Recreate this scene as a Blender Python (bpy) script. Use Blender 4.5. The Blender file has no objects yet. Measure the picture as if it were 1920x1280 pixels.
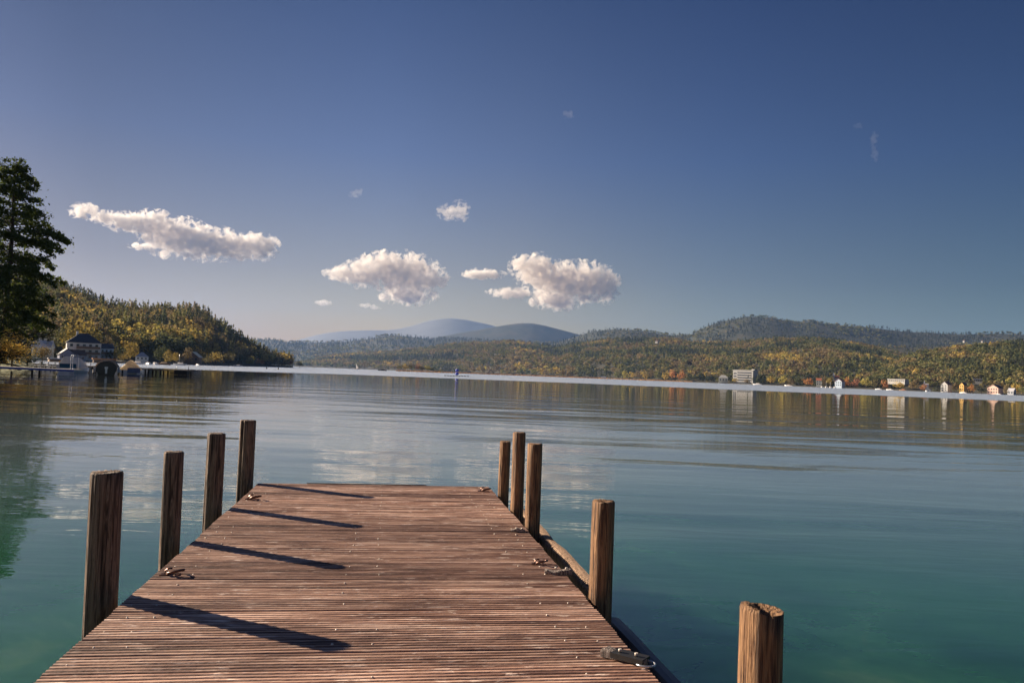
import bpy, math, random
import numpy as np
from mathutils import Matrix, Vector

# ------------------------------------------------------------------ camera, sky, sun, exposure
C = bpy.context.scene
EYE = 1.5                      # eye height above the lake
FOC = 1500.0                   # focal length in pixels of a 1920 px wide frame
ROLL, PITCH = math.radians(2.17), math.atan(61.96/FOC)
cam = bpy.data.objects.new('camera', bpy.data.cameras.new('camera'))
C.collection.objects.link(cam); C.camera = cam
cam.data.sensor_width = 36; cam.data.lens = FOC/1920*36
cam.data.clip_start = 0.05; cam.data.clip_end = 90000
cam.matrix_world = (Matrix.Translation((0, 0, EYE)) @ Matrix.Rotation(math.pi/2+PITCH, 4, 'X')
                    @ Matrix.Rotation(ROLL, 4, 'Z'))

SUN_EL, SUN_AZ = math.radians(22.8), math.radians(-64.7)      # azimuth from +Y, negative = left
w = bpy.data.worlds.new('World'); C.world = w; w.use_nodes = True
nt = w.node_tree; bg = nt.nodes['Background']
sky = nt.nodes.new('ShaderNodeTexSky'); sky.sky_type = 'NISHITA'; sky.sun_disc = False
sky.sun_elevation = SUN_EL; sky.sun_rotation = SUN_AZ
sky.air_density = 1.0; sky.dust_density = 0.7; sky.ozone_density = 3.0
tc = nt.nodes.new('ShaderNodeTexCoord'); sx = nt.nodes.new('ShaderNodeSeparateXYZ')
nt.links.new(tc.outputs['Generated'], sx.inputs[0])
rp = nt.nodes.new('ShaderNodeValToRGB'); nt.links.new(sx.outputs['Z'], rp.inputs[0])
el = rp.color_ramp.elements
G = .80
el[0].position = 0.0; el[0].color = (1.28*G, .84*G, .50*G, 1)
el[1].position = 0.45; el[1].color = (.24*G, .285*G, .455*G, 1)
for ps, c_ in ((.06, (1.32, .85, .49)), (.12, (.98, .66, .52)), (.26, (.55, .49, .615))):
    e = el.new(ps); e.color = (c_[0]*G, c_[1]*G, c_[2]*G, 1)
mx = nt.nodes.new('ShaderNodeMix'); mx.data_type = 'RGBA'; mx.blend_type = 'MULTIPLY'; mx.inputs[0].default_value = 1
nt.links.new(sky.outputs[0], mx.inputs[6]); nt.links.new(rp.outputs[0], mx.inputs[7])
rq = nt.nodes.new('ShaderNodeValToRGB'); nt.links.new(sx.outputs['X'], rq.inputs[0])
ax = nt.nodes.new('ShaderNodeMath'); ax.operation = 'MULTIPLY_ADD'; ax.inputs[1].default_value = .5; ax.inputs[2].default_value = .5
nt.links.new(sx.outputs['X'], ax.inputs[0]); nt.links.new(ax.outputs[0], rq.inputs[0])
el = rq.color_ramp.elements
el[0].position = 0.0; el[0].color = (.75, .72, .70, 1)
el[1].position = 1.0; el[1].color = (.22, .48, .64, 1)
for ps, c_ in ((.27, (.62, .60, .60, 1)), (.42, (1, 1, 1, 1)), (.5, (.98, .98, .98, 1)), (.62, (.64, .80, .94, 1)), (.76, (.38, .60, .76, 1))):
    e = el.new(ps); e.color = c_
m2 = nt.nodes.new('ShaderNodeMix'); m2.data_type = 'RGBA'; m2.blend_type = 'MULTIPLY'; m2.inputs[0].default_value = 1
nt.links.new(mx.outputs[2], m2.inputs[6]); nt.links.new(rq.outputs[0], m2.inputs[7])
nt.links.new(m2.outputs[2], bg.inputs[0]); bg.inputs[1].default_value = 0.05

sd = bpy.data.lights.new('sun', 'SUN'); sd.energy = 5.0; sd.angle = math.radians(0.5); sd.color = (1.0, .83, .63)
so = bpy.data.objects.new('sun', sd); C.collection.objects.link(so)
SD = Vector((math.sin(SUN_AZ)*math.cos(SUN_EL), math.cos(SUN_AZ)*math.cos(SUN_EL), math.sin(SUN_EL)))
so.rotation_euler = SD.to_track_quat('Z', 'Y').to_euler()
C.view_settings.view_transform = 'Standard'; C.view_settings.look = 'None'
C.view_settings.exposure = 1.25; C.view_settings.gamma = 1
C.cycles.max_bounces = 14; C.cycles.volume_bounces = 12; C.cycles.volume_step_rate = .2; C.cycles.transparent_max_bounces = 16
C.cycles.diffuse_bounces = 3; C.cycles.glossy_bounces = 3; C.cycles.use_denoising = True
C.cycles.sample_clamp_indirect = 6

# ------------------------------------------------------------------ helpers
col = C.collection
RM = np.array(cam.matrix_world.to_3x3())
def ray(x, y): return RM @ np.array([(x-960)/FOC, (640-y)/FOC, -1.0])
def on_z(x, y, z):
    d = ray(x, y); return np.array([0, 0, EYE]) + d*((z-EYE)/d[2])
def at(x, y, Y):
    d = ray(x, y); return np.array([0, 0, EYE]) + d*(Y/d[1])
def hor(x): return 702 + (x-960)*math.tan(ROLL)
def shore_pt(x, D, z=0.0):                    # the spot at distance D below picture column x
    p = at(x, hor(x), D); return Vector((p[0], p[1], z))

def tag(o, label=None, cat=None, group=None, kind=None):
    if label: o['label'] = label
    if cat: o['category'] = cat
    if group: o['group'] = group
    if kind: o['kind'] = kind
    return o
def empty(name, loc, rz=0.0, label=None, cat=None, group=None):
    o = bpy.data.objects.new(name, None); col.objects.link(o)
    o.location = loc; o.rotation_euler = (0, 0, rz); o.empty_display_size = .3
    return tag(o, label, cat, group)
def link(name, me, m, parent=None):
    o = bpy.data.objects.new(name, me); col.objects.link(o)
    if m is not None and len(me.materials) == 0: me.materials.append(m)
    if parent: o.parent = parent
    return o
def npmesh(name, V, F, smooth=False, colr=None):
    """V (n,3), F (m,k) all faces with k corners"""
    me = bpy.data.meshes.new(name); V = np.asarray(V, np.float32); F = np.asarray(F, np.int32)
    n, (m, k) = len(V), F.shape
    me.vertices.add(n); me.vertices.foreach_set('co', V.ravel())
    me.loops.add(m*k); me.loops.foreach_set('vertex_index', F.ravel())
    me.polygons.add(m); me.polygons.foreach_set('loop_start', np.arange(0, m*k, k, dtype=np.int32))
    me.polygons.foreach_set('loop_total', np.full(m, k, np.int32))
    if smooth: me.polygons.foreach_set('use_smooth', np.ones(m, bool))
    me.update(calc_edges=True)
    if colr is not None:
        a = me.color_attributes.new('col', 'FLOAT_COLOR', 'POINT')
        cc = np.ones((n, 4), np.float32); cc[:, :3] = colr; a.data.foreach_set('color', cc.ravel())
    return me

class MB:
    """collects simple solids into one mesh"""
    def __init__(s): s.v = []; s.f = []; s.sm = []
    def add(s, vs, fs, sm=False):
        b = len(s.v); s.v += [tuple(map(float, q)) for q in vs]; s.f += [tuple(b+i for i in f) for f in fs]; s.sm += [sm]*len(fs)
        return s
    def box(s, c, d, rz=0.0, taper=1.0, bev=0.0):
        cx, cy, cz = c; hx, hy, hz = d[0]/2, d[1]/2, d[2]/2
        ca, sa = math.cos(rz), math.sin(rz); vs = []
        for z, k in ((-hz, 1), (hz, taper)):
            for x, y in ((-hx, -hy), (hx, -hy), (hx, hy), (-hx, hy)):
                X, Y = x*k, y*k; vs.append((cx+X*ca-Y*sa, cy+X*sa+Y*ca, cz+z))
        return s.add(vs, [(3, 2, 1, 0), (4, 5, 6, 7), (0, 1, 5, 4), (1, 2, 6, 5), (2, 3, 7, 6), (3, 0, 4, 7)])
    def prism(s, poly, axis, lo, hi):
        """poly: 2-D points; extruded along axis"""
        n = len(poly); vs = []
        for h in (lo, hi):
            for a, b in poly:
                vs.append({'x': (h, a, b), 'y': (a, h, b), 'z': (a, b, h)}[axis])
        return s.add(vs, [tuple(range(n))[::-1], tuple(range(n, 2*n))] + [(i, (i+1) % n, n+(i+1) % n, n+i) for i in range(n)])
    def tube(s, pts, rad, seg=10, cap=True, closed=False):
        pts = [Vector(p) for p in pts]; n = len(pts)
        if not hasattr(rad, '__len__'): rad = [rad]*n
        vs = []; up = Vector((0, 0, 1))
        for i, p in enumerate(pts):
            a = pts[(i-1) % n] if (closed or i) else p; b = pts[(i+1) % n] if (closed or i < n-1) else p
            t = (b-a).normalized(); u = t.cross(up)
            if u.length < .15: u = t.cross(Vector((1, 0, 0)))
            u.normalize(); v = t.cross(u)
            for j in range(seg):
                q = 2*math.pi*j/seg; vs.append(p + (u*math.cos(q)+v*math.sin(q))*rad[i])
        fs = []
        for i in range(n if closed else n-1):
            k = (i+1) % n
            for j in range(seg):
                fs.append((i*seg+j, i*seg+(j+1) % seg, k*seg+(j+1) % seg, k*seg+j))
        s.add(vs, fs, True)
        if cap and not closed:
            b = len(s.v)-n*seg
            s.f.append(tuple(b+j for j in range(seg))[::-1]); s.sm.append(False)
            s.f.append(tuple(b+(n-1)*seg+j for j in range(seg))); s.sm.append(False)
        return s
    def loft(s, rings, cap=True, sm=True):
        n = len(rings[0]); vs = [q for r in rings for q in r]; fs = []
        for i in range(len(rings)-1):
            for j in range(n): fs.append((i*n+j, i*n+(j+1) % n, (i+1)*n+(j+1) % n, (i+1)*n+j))
        s.add(vs, fs, sm)
        if cap: s.add(rings[0], [tuple(range(n))[::-1]]); s.add(rings[-1], [tuple(range(n))])
        return s
    def mesh(s, name):
        me = bpy.data.meshes.new(name); me.from_pydata(s.v, [], s.f); me.update()
        me.polygons.foreach_set('use_smooth', s.sm); return me
    def build(s, name, m, parent=None): return link(name, s.mesh(name), m, parent)

def copy_tree(o, parent=None):
    c = o.copy(); col.objects.link(c); c.parent = parent
    for ch in o.children: copy_tree(ch, c)
    return c

# value noise for terrain and bark
_r = np.random.RandomState(7); _L = _r.rand(256, 256)
def vnoise(x, y):
    x = np.asarray(x, float); y = np.asarray(y, float)
    xi = np.floor(x).astype(int); yi = np.floor(y).astype(int); fx = x-xi; fy = y-yi
    fx = fx*fx*(3-2*fx); fy = fy*fy*(3-2*fy)
    g = lambda a, b: _L[a % 256, b % 256]
    return (g(xi, yi)*(1-fx)+g(xi+1, yi)*fx)*(1-fy)+(g(xi, yi+1)*(1-fx)+g(xi+1, yi+1)*fx)*fy
def fbm(x, y, o=4):
    t = 0; a = .5
    for i in range(o): t = t+a*(vnoise(x*2**i+17*i, y*2**i+5*i)-.5); a *= .5
    return t

# ------------------------------------------------------------------ materials
def mat(name):
    m = bpy.data.materials.new(name); m.use_nodes = True
    return m, m.node_tree, m.node_tree.nodes['Principled BSDF']
def N(nt, t, **k):
    n = nt.nodes.new(t)
    for a, b in k.items(): setattr(n, a, b)
    return n
def ramp(nt, fac, stops, interp='LINEAR'):
    r = N(nt, 'ShaderNodeValToRGB'); r.color_ramp.interpolation = interp
    e = r.color_ramp.elements
    while len(e) < len(stops): e.new(.5)
    for q, (p, c) in zip(e, stops): q.position = p; q.color = (*c, 1) if len(c) == 3 else c
    nt.links.new(fac, r.inputs[0]); return r.outputs[0]
def noise(nt, scale, detail=4, rough=.55, vec=None, dist=0.0):
    n = N(nt, 'ShaderNodeTexNoise'); n.inputs['Scale'].default_value = scale
    n.inputs['Detail'].default_value = detail; n.inputs['Roughness'].default_value = rough
    n.inputs['Distortion'].default_value = dist
    if vec is not None: nt.links.new(vec, n.inputs['Vector'])
    return n.outputs[0]
def mapped(nt, scale, rot=(0, 0, 0), src='Object'):
    t = N(nt, 'ShaderNodeTexCoord'); m = N(nt, 'ShaderNodeMapping')
    m.inputs['Scale'].default_value = scale; m.inputs['Rotation'].default_value = rot
    nt.links.new(t.outputs[src], m.inputs[0]); return m.outputs[0]
def mixc(nt, fac, a, b, mode='MIX'):
    m = N(nt, 'ShaderNodeMix', data_type='RGBA', blend_type=mode)
    for s, i in ((fac, 0), (a, 6), (b, 7)):
        if isinstance(s, (int, float)): m.inputs[i].default_value = s
        elif isinstance(s, tuple): m.inputs[i].default_value = (*s, 1)
        else: nt.links.new(s, m.inputs[i])
    return m.outputs[2]
def math_(nt, op, a, b=None, c=None, clamp=False):
    m = N(nt, 'ShaderNodeMath', operation=op); m.use_clamp = clamp
    for i, s in enumerate((a, b, c)):
        if s is None: continue
        if isinstance(s, (int, float)): m.inputs[i].default_value = s
        else: nt.links.new(s, m.inputs[i])
    return m.outputs[0]
def bump(nt, h, strength, dist, b, normal=None):
    u = N(nt, 'ShaderNodeBump'); u.inputs['Strength'].default_value = strength; u.inputs['Distance'].default_value = dist
    nt.links.new(h, u.inputs['Height'])
    if normal is not None: nt.links.new(normal, u.inputs['Normal'])
    if b is not None: nt.links.new(u.outputs[0], b.inputs['Normal'])
    return u.outputs[0]
def plain(name, c, rough=.6, var=.25, scale=3.0, metal=0.0, bmp=0.0):
    m, nt, b = mat(name); n = noise(nt, scale, 5, .6, mapped(nt, (1, 1, 1)))
    lo = tuple(x*(1-var) for x in c); hi = tuple(min(1, x*(1+var)) for x in c)
    nt.links.new(ramp(nt, n, [(.3, lo), (.7, hi)]), b.inputs['Base Color'])
    b.inputs['Roughness'].default_value = rough; b.inputs['Metallic'].default_value = metal
    if bmp: bump(nt, n, bmp, .02, b)
    return m

def wood_deck():
    m, nt, b = mat('weathered_deck_wood')
    at_ = N(nt, 'ShaderNodeAttribute', attribute_name='rnd')      # one random value per board
    sep = N(nt, 'ShaderNodeSeparateColor'); nt.links.new(at_.outputs['Color'], sep.inputs[0])
    v0 = mapped(nt, (1.6, 30, 30))
    off = N(nt, 'ShaderNodeVectorMath', operation='ADD'); nt.links.new(v0, off.inputs[0])
    sc = N(nt, 'ShaderNodeVectorMath', operation='SCALE'); nt.links.new(at_.outputs['Color'], sc.inputs[0]); sc.inputs['Scale'].default_value = 37
    nt.links.new(sc.outputs[0], off.inputs[1]); v = off.outputs[0]
    g = noise(nt, 1.0, 6, .62, v, .4)
    c = ramp(nt, g, [(.33, (.055, .024, .018)), (.43, (.22, .118, .083)), (.53, (.44, .275, .205)), (.68, (.68, .49, .39))])
    patch = noise(nt, 2.6, 6, .66, mapped(nt, (1, 4.5, 1)), .8)
    c = mixc(nt, ramp(nt, patch, [(.46, (0, 0, 0)), (.60, (1, 1, 1))]), c, mixc(nt, .62, c, (.085, .040, .030)))
    bleach = noise(nt, 7, 7, .72, mapped(nt, (1, 5, 1)), .6)
    c = mixc(nt, ramp(nt, bleach, [(.56, (0, 0, 0)), (.66, (.9, .9, .9))]), c, (.74, .60, .52))
    tone = ramp(nt, sep.outputs[0], [(0, (.80, .72, .68)), (.4, (1.26, 1.22, 1.18)), (.75, (1.55, 1.52, 1.48)), (1, (1.80, 1.72, 1.64))])
    c = mixc(nt, 1.0, c, tone, 'MULTIPLY')
    gv = N(nt, 'ShaderNodeAttribute', attribute_name='groove_tone')
    c = mixc(nt, math_(nt, 'MULTIPLY', gv.outputs['Fac'], .93), c, (.012, .007, .006))     # darker down in the grooves
    nt.links.new(c, b.inputs['Base Color'])
    nt.links.new(ramp(nt, g, [(.3, (.72,)*3), (.7, (.48,)*3)]), b.inputs['Roughness'])
    h = math_(nt, 'ADD', g, math_(nt, 'MULTIPLY', noise(nt, 160, 3, .6, mapped(nt, (.25, 1, 1))), .4))
    bump(nt, h, .7, .006, b)
    return m
def wood_post(name, dark, mid, light, moss=0.0):
    m, nt, b = mat(name)
    ob = N(nt, 'ShaderNodeObjectInfo')
    v0 = mapped(nt, (78, 78, 3.4)); off = N(nt, 'ShaderNodeVectorMath', operation='ADD')
    nt.links.new(v0, off.inputs[0]); cm = N(nt, 'ShaderNodeCombineXYZ')
    rr = math_(nt, 'MULTIPLY', ob.outputs['Random'], 50); nt.links.new(rr, cm.inputs[0]); nt.links.new(rr, cm.inputs[1])
    nt.links.new(cm.outputs[0], off.inputs[1])
    g = noise(nt, 1.0, 7, .62, off.outputs[0], 1.1)
    c = ramp(nt, g, [(.36, dark), (.46, mid), (.55, light), (.66, mid), (.75, tuple(min(1, x*1.35) for x in light))])
    kn = noise(nt, 5, 3, .5, mapped(nt, (1.6, 1.6, 1)))
    c = mixc(nt, ramp(nt, kn, [(.62, (0, 0, 0)), (.74, (.8, .8, .8))]), c, dark)
    nt.links.new(c, b.inputs['Base Color']); b.inputs['Roughness'].default_value = .72
    wv = N(nt, 'ShaderNodeTexWave', wave_type='BANDS', bands_direction='X')
    h = math_(nt, 'ADD', math_(nt, 'MULTIPLY', g, 1.0), math_(nt, 'MULTIPLY', noise(nt, 3, 5, .6, mapped(nt, (50, 50, 1))), .6))
    bump(nt, h, 1.0, .018, b)
    return m
def foliage(name, attr, base=(.08, .10, .03), trans=.38):
    m, nt, b = mat(name)
    if attr == 'vertex': c = N(nt, 'ShaderNodeAttribute', attribute_name='col').outputs['Color']
    elif attr == 'object': c = N(nt, 'ShaderNodeObjectInfo').outputs['Color']
    else:
        r = N(nt, 'ShaderNodeRGB'); r.outputs[0].default_value = (*base, 1); c = r.outputs[0]
    g = N(nt, 'ShaderNodeNewGeometry')
    v = ramp(nt, g.outputs['Random Per Island'], [(0, (.76, .78, .8)), (.5, (1, 1, 1)), (1, (1.28, 1.2, 1.08))])
    c = mixc(nt, 1.0, c, v, 'MULTIPLY')
    nt.links.new(c, b.inputs['Base Color']); b.inputs['Roughness'].default_value = .8
    b.inputs['Specular IOR Level'].default_value = .08
    t = N(nt, 'ShaderNodeBsdfTranslucent'); nt.links.new(c, t.inputs[0])
    mx = N(nt, 'ShaderNodeMixShader'); mx.inputs[0].default_value = trans
    nt.links.new(b.outputs[0], mx.inputs[1]); nt.links.new(t.outputs[0], mx.inputs[2])
    nt.links.new(mx.outputs[0], nt.nodes['Material Output'].inputs[0])
    return m

M = {}
M['deck'] = wood_deck()
M['post_dark'] = wood_post('dark_post_wood', (.018, .009, .007), (.100, .060, .042), (.30, .20, .145))
M['post_warm'] = wood_post('warm_post_wood', (.030, .013, .008), (.17, .082, .038), (.38, .21, .10))
M['beam'] = wood_post('beam_wood', (.10, .05, .03), (.34, .20, .12), (.55, .37, .24))
M['dark_beam'] = plain('dark_bluish_beam', (.030, .032, .045), .45, .4, 8)  # one even dark bluish tone
M['screw'] = plain('zinc_screw', (.62, .55, .48), .5, .2, 5, .2)
M['rust'] = plain('rusty_iron', (.11, .055, .04), .32, .5, 60, .7)
M['grey_wood'] = wood_post('grey_block_wood', (.07, .05, .045), (.20, .155, .14), (.40, .33, .29))
M['leaf_v'] = foliage('forest_foliage', 'vertex')
M['leaf_o'] = foliage('tree_foliage', 'object')
M['bark'] = plain('tree_bark', (.07, .05, .038), .9, .4, 6)
M['far_white'] = plain('far_white_plaster', (.46, .45, .43), .8, .12, .4)  # duller white for the far buildings
M['white'] = plain('white_plaster', (.60, .585, .57), .7, .08, .6)
M['cream'] = plain('cream_plaster', (.66, .60, .46), .7, .08, .6)
M['yellow'] = plain('yellow_plaster', (.72, .44, .12), .7, .1, .6)
M['pink'] = plain('pink_plaster', (.60, .40, .32), .7, .1, .6)
M['grey'] = plain('grey_plaster', (.30, .31, .34), .7, .12, .6)
M['paleblue'] = plain('pale_blue_plaster', (.45, .53, .62), .7, .1, .6)
M['dark_roof'] = plain('dark_slate_roof', (.035, .038, .055), .6, .3, 2)
M['light_roof'] = plain('light_metal_roof', (.42, .42, .46), .5, .15, 1)
M['red_roof'] = plain('red_tile_roof', (.36, .12, .06), .7, .25, 2)
M['brown_roof'] = plain('brown_tile_roof', (.13, .075, .05), .7, .3, 2)
M['glass'] = plain('window_glass', (.03, .04, .06), .15, .3, 1)
M['wood'] = plain('planed_brown_wood', (.20, .12, .07), .7, .35, 5)
M['pale_plank'] = plain('pale_jetty_planks', (.55, .50, .44), .8, .2, 3)
M['orange_plank'] = plain('orange_brown_planks', (.50, .22, .08), .8, .25, 3)
M['blue_paint'] = plain('blue_jetty_paint', (.02, .07, .30), .5, .25, 2)
M['dark_wood'] = plain('dark_wet_wood', (.022, .017, .014), .6, .4, 4)
M['steel'] = plain('galvanised_steel', (.52, .54, .58), .35, .1, 3, .7)
M['hull_white'] = plain('white_boat_hull', (.76, .74, .72), .25, .06, 1)
M['hull_black'] = plain('black_boat_hull', (.008, .008, .012), .3, .3, 1)
M['teal'] = plain('teal_cover_band', (.012, .12, .19), .6, .2, 3)
M['canvas'] = plain('beige_canvas', (.62, .50, .38), .85, .15, 3, 0, .3)
M['canvas_white'] = plain('white_canvas', (.90, .86, .82), .85, .1, 3, 0, .3)
M['canvas_cream'] = plain('cream_canvas', (.74, .64, .48), .85, .15, 3, 0, .3)
M['slate_cover'] = plain('slate_blue_cover', (.17, .18, .26), .7, .15, 3)
M['blue'] = plain('blue_marker_paint', (.02, .04, .42), .5, .15, 3)
M['dark'] = plain('dark_rubber', (.012, .012, .014), .6, .3, 3)
M['yellow_paint'] = plain('yellow_box_paint', (.62, .42, .12), .6, .2, 3)
M['reed'] = plain('dry_reeds', (.46, .24, .06), .9, .35, .3)

for k_ in ('canvas', 'canvas_white', 'canvas_cream'):          # thin cloth lets the low sun glow through
    nt = M[k_].node_tree; b = nt.nodes['Principled BSDF']; t = N(nt, 'ShaderNodeBsdfTranslucent')
    nt.links.new(b.inputs['Base Color'].links[0].from_socket, t.inputs[0]); mx_ = N(nt, 'ShaderNodeMixShader'); mx_.inputs[0].default_value = .5
    nt.links.new(b.outputs[0], mx_.inputs[1]); nt.links.new(t.outputs[0], mx_.inputs[2]); nt.links.new(mx_.outputs[0], nt.nodes['Material Output'].inputs[0])

# lake water: green-teal body under a mirror-like skin; calm by the dock, wind-ruffled past 180 m
def water():
    m, nt, b = mat('lake_water')
    t = N(nt, 'ShaderNodeTexCoord'); sp = N(nt, 'ShaderNodeSeparateXYZ'); nt.links.new(t.outputs['Object'], sp.inputs[0])
    X, Y = sp.outputs[0], sp.outputs[1]
    dist = N(nt, 'ShaderNodeVectorMath', operation='LENGTH'); nt.links.new(t.outputs['Object'], dist.inputs[0])
    D = dist.outputs['Value']
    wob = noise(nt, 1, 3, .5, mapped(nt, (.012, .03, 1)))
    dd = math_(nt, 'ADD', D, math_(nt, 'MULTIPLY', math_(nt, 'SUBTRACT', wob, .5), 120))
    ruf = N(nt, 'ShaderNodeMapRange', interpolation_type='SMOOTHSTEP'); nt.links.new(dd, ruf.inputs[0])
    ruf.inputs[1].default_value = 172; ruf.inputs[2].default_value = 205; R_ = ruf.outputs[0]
    # body colour by distance: green by the dock, teal beyond, then painted sky sheen
    dp = N(nt, 'ShaderNodeMapRange'); nt.links.new(math_(nt, 'ADD', D, math_(nt, 'MULTIPLY', math_(nt, 'SUBTRACT', noise(nt, .35, 3, .5, mapped(nt, (1, 1, 1))), .5), 5)), dp.inputs[0]); dp.inputs[1].default_value = 4; dp.inputs[2].default_value = 13
    pt = noise(nt, 1, 5, .6, mapped(nt, (.7, .8, 1)), .6)
    near_green = ramp(nt, pt, [(.32, (.008, .046, .016)), (.5, (.015, .076, .028)), (.62, (.024, .096, .040)), (.74, (.055, .128, .054))])
    deep = ramp(nt, noise(nt, 1, 2, .5, mapped(nt, (.15, .25, 1))), [(.3, (.022, .085, .078)), (.7, (.034, .112, .098))])  # teal of the farther water, chosen by distance
    sheen_band = N(nt, 'ShaderNodeMapRange'); nt.links.new(D, sheen_band.inputs[0]); sheen_band.inputs[1].default_value = 7; sheen_band.inputs[2].default_value = 17
    body = mixc(nt, sheen_band.outputs[0], mixc(nt, dp.outputs[0], near_green, deep), (.115, .15, .17))  # pale mid-lake band: reflected sky brightness painted into the body colour
    d3 = N(nt, 'ShaderNodeMapRange'); nt.links.new(D, d3.inputs[0]); d3.inputs[1].default_value = 17; d3.inputs[2].default_value = 38
    body = mixc(nt, d3.outputs[0], body, (.022, .026, .030))
    nt.links.new(mixc(nt, R_, body, (.40, .46, .55)), b.inputs['Base Color'])  # sky glints on the ruffled water painted in as a pale base colour
    b.inputs['IOR'].default_value = 1.85; b.subsurface_method = 'BURLEY'
    b.inputs['Subsurface Weight'].default_value = 1.0; b.inputs['Subsurface Radius'].default_value = (1, 1, 1); b.inputs['Subsurface Scale'].default_value = 5.0
    nt.links.new(math_(nt, 'ADD', .010, math_(nt, 'MULTIPLY', R_, .26)), b.inputs['Roughness'])
    # ripples in metres of height; crests run across the lake
    def layer(sx, sy, amp, det=2, rot=0.0, dist_=0.0):
        n = noise(nt, 1, det, .5, mapped(nt, (sx, sy, 1), (0, 0, rot)), dist_)
        return math_(nt, 'MULTIPLY', n, amp)
    h = layer(.075, .27, .085, 2, .05, .3)
    h = math_(nt, 'ADD', h, layer(.35, 1.25, .0080, 3, -.12, .5))
    h = math_(nt, 'ADD', h, layer(1.6, 4.6, .0024, 3, .15, .4))
    near = N(nt, 'ShaderNodeMapRange'); nt.links.new(D, near.inputs[0])
    near.inputs[1].default_value = 30; near.inputs[2].default_value = 120; near.inputs[3].default_value = 1; near.inputs[4].default_value = .35
    h = math_(nt, 'MULTIPLY', h, near.outputs[0])
    bump(nt, h, 1.0, 1.0, b)
    return m
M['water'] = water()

def ground_mat(name, a, b_, c, scale):
    m, nt, b = mat(name); n = noise(nt, scale, 6, .65, mapped(nt, (1, 1, 1)))
    cc = ramp(nt, n, [(.3, a), (.5, b_), (.7, c)])
    nt.links.new(cc, b.inputs['Base Color']); b.inputs['Roughness'].default_value = .95
    bump(nt, n, .8, 6.0, b); return m
M['forest_floor'] = ground_mat('forest_floor', (.020, .024, .010), (.045, .040, .018), (.070, .055, .025), .02)
M['far_hill'] = ground_mat('far_hill_woods', (.018, .026, .014), (.035, .040, .020), (.060, .052, .028), .006)
M['hazed'] = ground_mat('hazed_slope', (.16, .17, .18), (.18, .19, .20), (.20, .21, .22), .002)  # distance haze painted into the mountain's pale base colour
M['grass'] = ground_mat('shore_grass', (.05, .06, .02), (.09, .10, .03), (.14, .13, .05), .08)

# ------------------------------------------------------------------ lake
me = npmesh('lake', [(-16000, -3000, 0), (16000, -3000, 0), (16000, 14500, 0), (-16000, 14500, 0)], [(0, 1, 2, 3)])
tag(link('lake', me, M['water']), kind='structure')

# ------------------------------------------------------------------ dock
DK = .6                                                     # deck height above the lake
TH = math.radians(8.8)
U = Vector((math.sin(TH), -math.cos(TH), 0)); Vv = Vector((math.cos(TH), math.sin(TH), 0))   # towards the camera / to the right
c0 = on_z(485, 905, DK); DO = Vector((c0[0], c0[1], DK))   # far left corner
DW = 1.775; PITCHB = .150
dock = empty('dock', DO, TH, 'brown wooden dock of grooved boards reaching out over the lake', 'dock')
def dk(u, v, z=0): return (v, -u, z)                       # dock-local coordinates
def build_deck():
    rng = random.Random(3); V = []; F = []; rnd = []; gr = []
    ridges = 6; nseg = 30; nb = 66
    for i in range(nb):
        y0 = -i*PITCHB; wv = PITCHB-.0030
        r = (rng.random(), rng.random(), rng.random()); dz = rng.uniform(-.0016, .0016); tl = rng.uniform(-.003, .003)
        x0 = rng.uniform(-.004, .004); x1 = DW+rng.uniform(-.005, .005)
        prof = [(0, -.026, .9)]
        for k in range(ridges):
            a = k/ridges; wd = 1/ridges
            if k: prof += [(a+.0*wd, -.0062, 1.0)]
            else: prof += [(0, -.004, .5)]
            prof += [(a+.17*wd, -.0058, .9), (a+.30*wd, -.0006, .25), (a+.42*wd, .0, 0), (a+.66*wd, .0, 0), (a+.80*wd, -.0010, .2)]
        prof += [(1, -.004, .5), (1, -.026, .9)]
        n = len(prof); b = len(V)
        for s in range(nseg+1):
            t = s/nseg; x = x0+(x1-x0)*t
            wob = .0013*math.sin(t*9+i*1.7)+.0008*math.sin(t*23+i)
            for (p, z, g) in prof:
                V.append((x, y0-p*wv+wob, z+dz+tl*(t-.5))); rnd.append(r); gr.append(g)
        for s in range(nseg):
            for j in range(n-1):
                F.append((b+s*n+j, b+(s+1)*n+j, b+(s+1)*n+j+1, b+s*n+j+1))
        # end caps as strips to the underside
        for s in (0, nseg):
            for j in range(1, n-2):
                q = len(V); A_, B_ = V[b+s*n+j], V[b+s*n+j+1]; V.extend([A_, B_, (B_[0], B_[1], -.026+dz), (A_[0], A_[1], -.026+dz)])
                rnd.extend([r]*4); gr.extend([.3]*4); F.append((q, q+1, q+2, q+3))
    me = npmesh('deck_boards', V, F, True, rnd)
    a = me.color_attributes['col']; a.name = 'rnd'
    g = me.attributes.new('groove_tone', 'FLOAT', 'POINT'); g.data.foreach_set('value', np.array(gr, np.float32))
    o = link('deck_boards', me, M['deck'], dock)
    # screws: one per board in each of six lines, wandering a little
    s = MB()
    for i in range(44):
        for line in (.045, .135, .80, .93, DW-.20, DW-.09):
            if line in (.045, .135): x = line+(.0 if i % 2 else .02)
            else: x = line
            x += rng.uniform(-.008, .008); y = -i*PITCHB-PITCHB*(.5+rng.uniform(-.06, .06)); z = .0012
            rr = rng.uniform(.0028, .0042)
            if rng.random() < .16: continue
            s.loft([[(x+rr*k*math.cos(q), y+rr*k*math.sin(q), z+h) for q in [j*math.pi/3 for j in range(6)]]
                    for k, h in ((1, -.004), (1, .0), (.6, .0016))], True, True)
    tag(s.build('screws', M['screw'], dock), kind='stuff')
build_deck()
mb = MB()
for v in (.10, .88, DW-.12): mb.box((v, -5.0, -.027-.07), (.09, 9.9, .138))
mb.build('joist', M['dark_wood'], dock)
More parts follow.
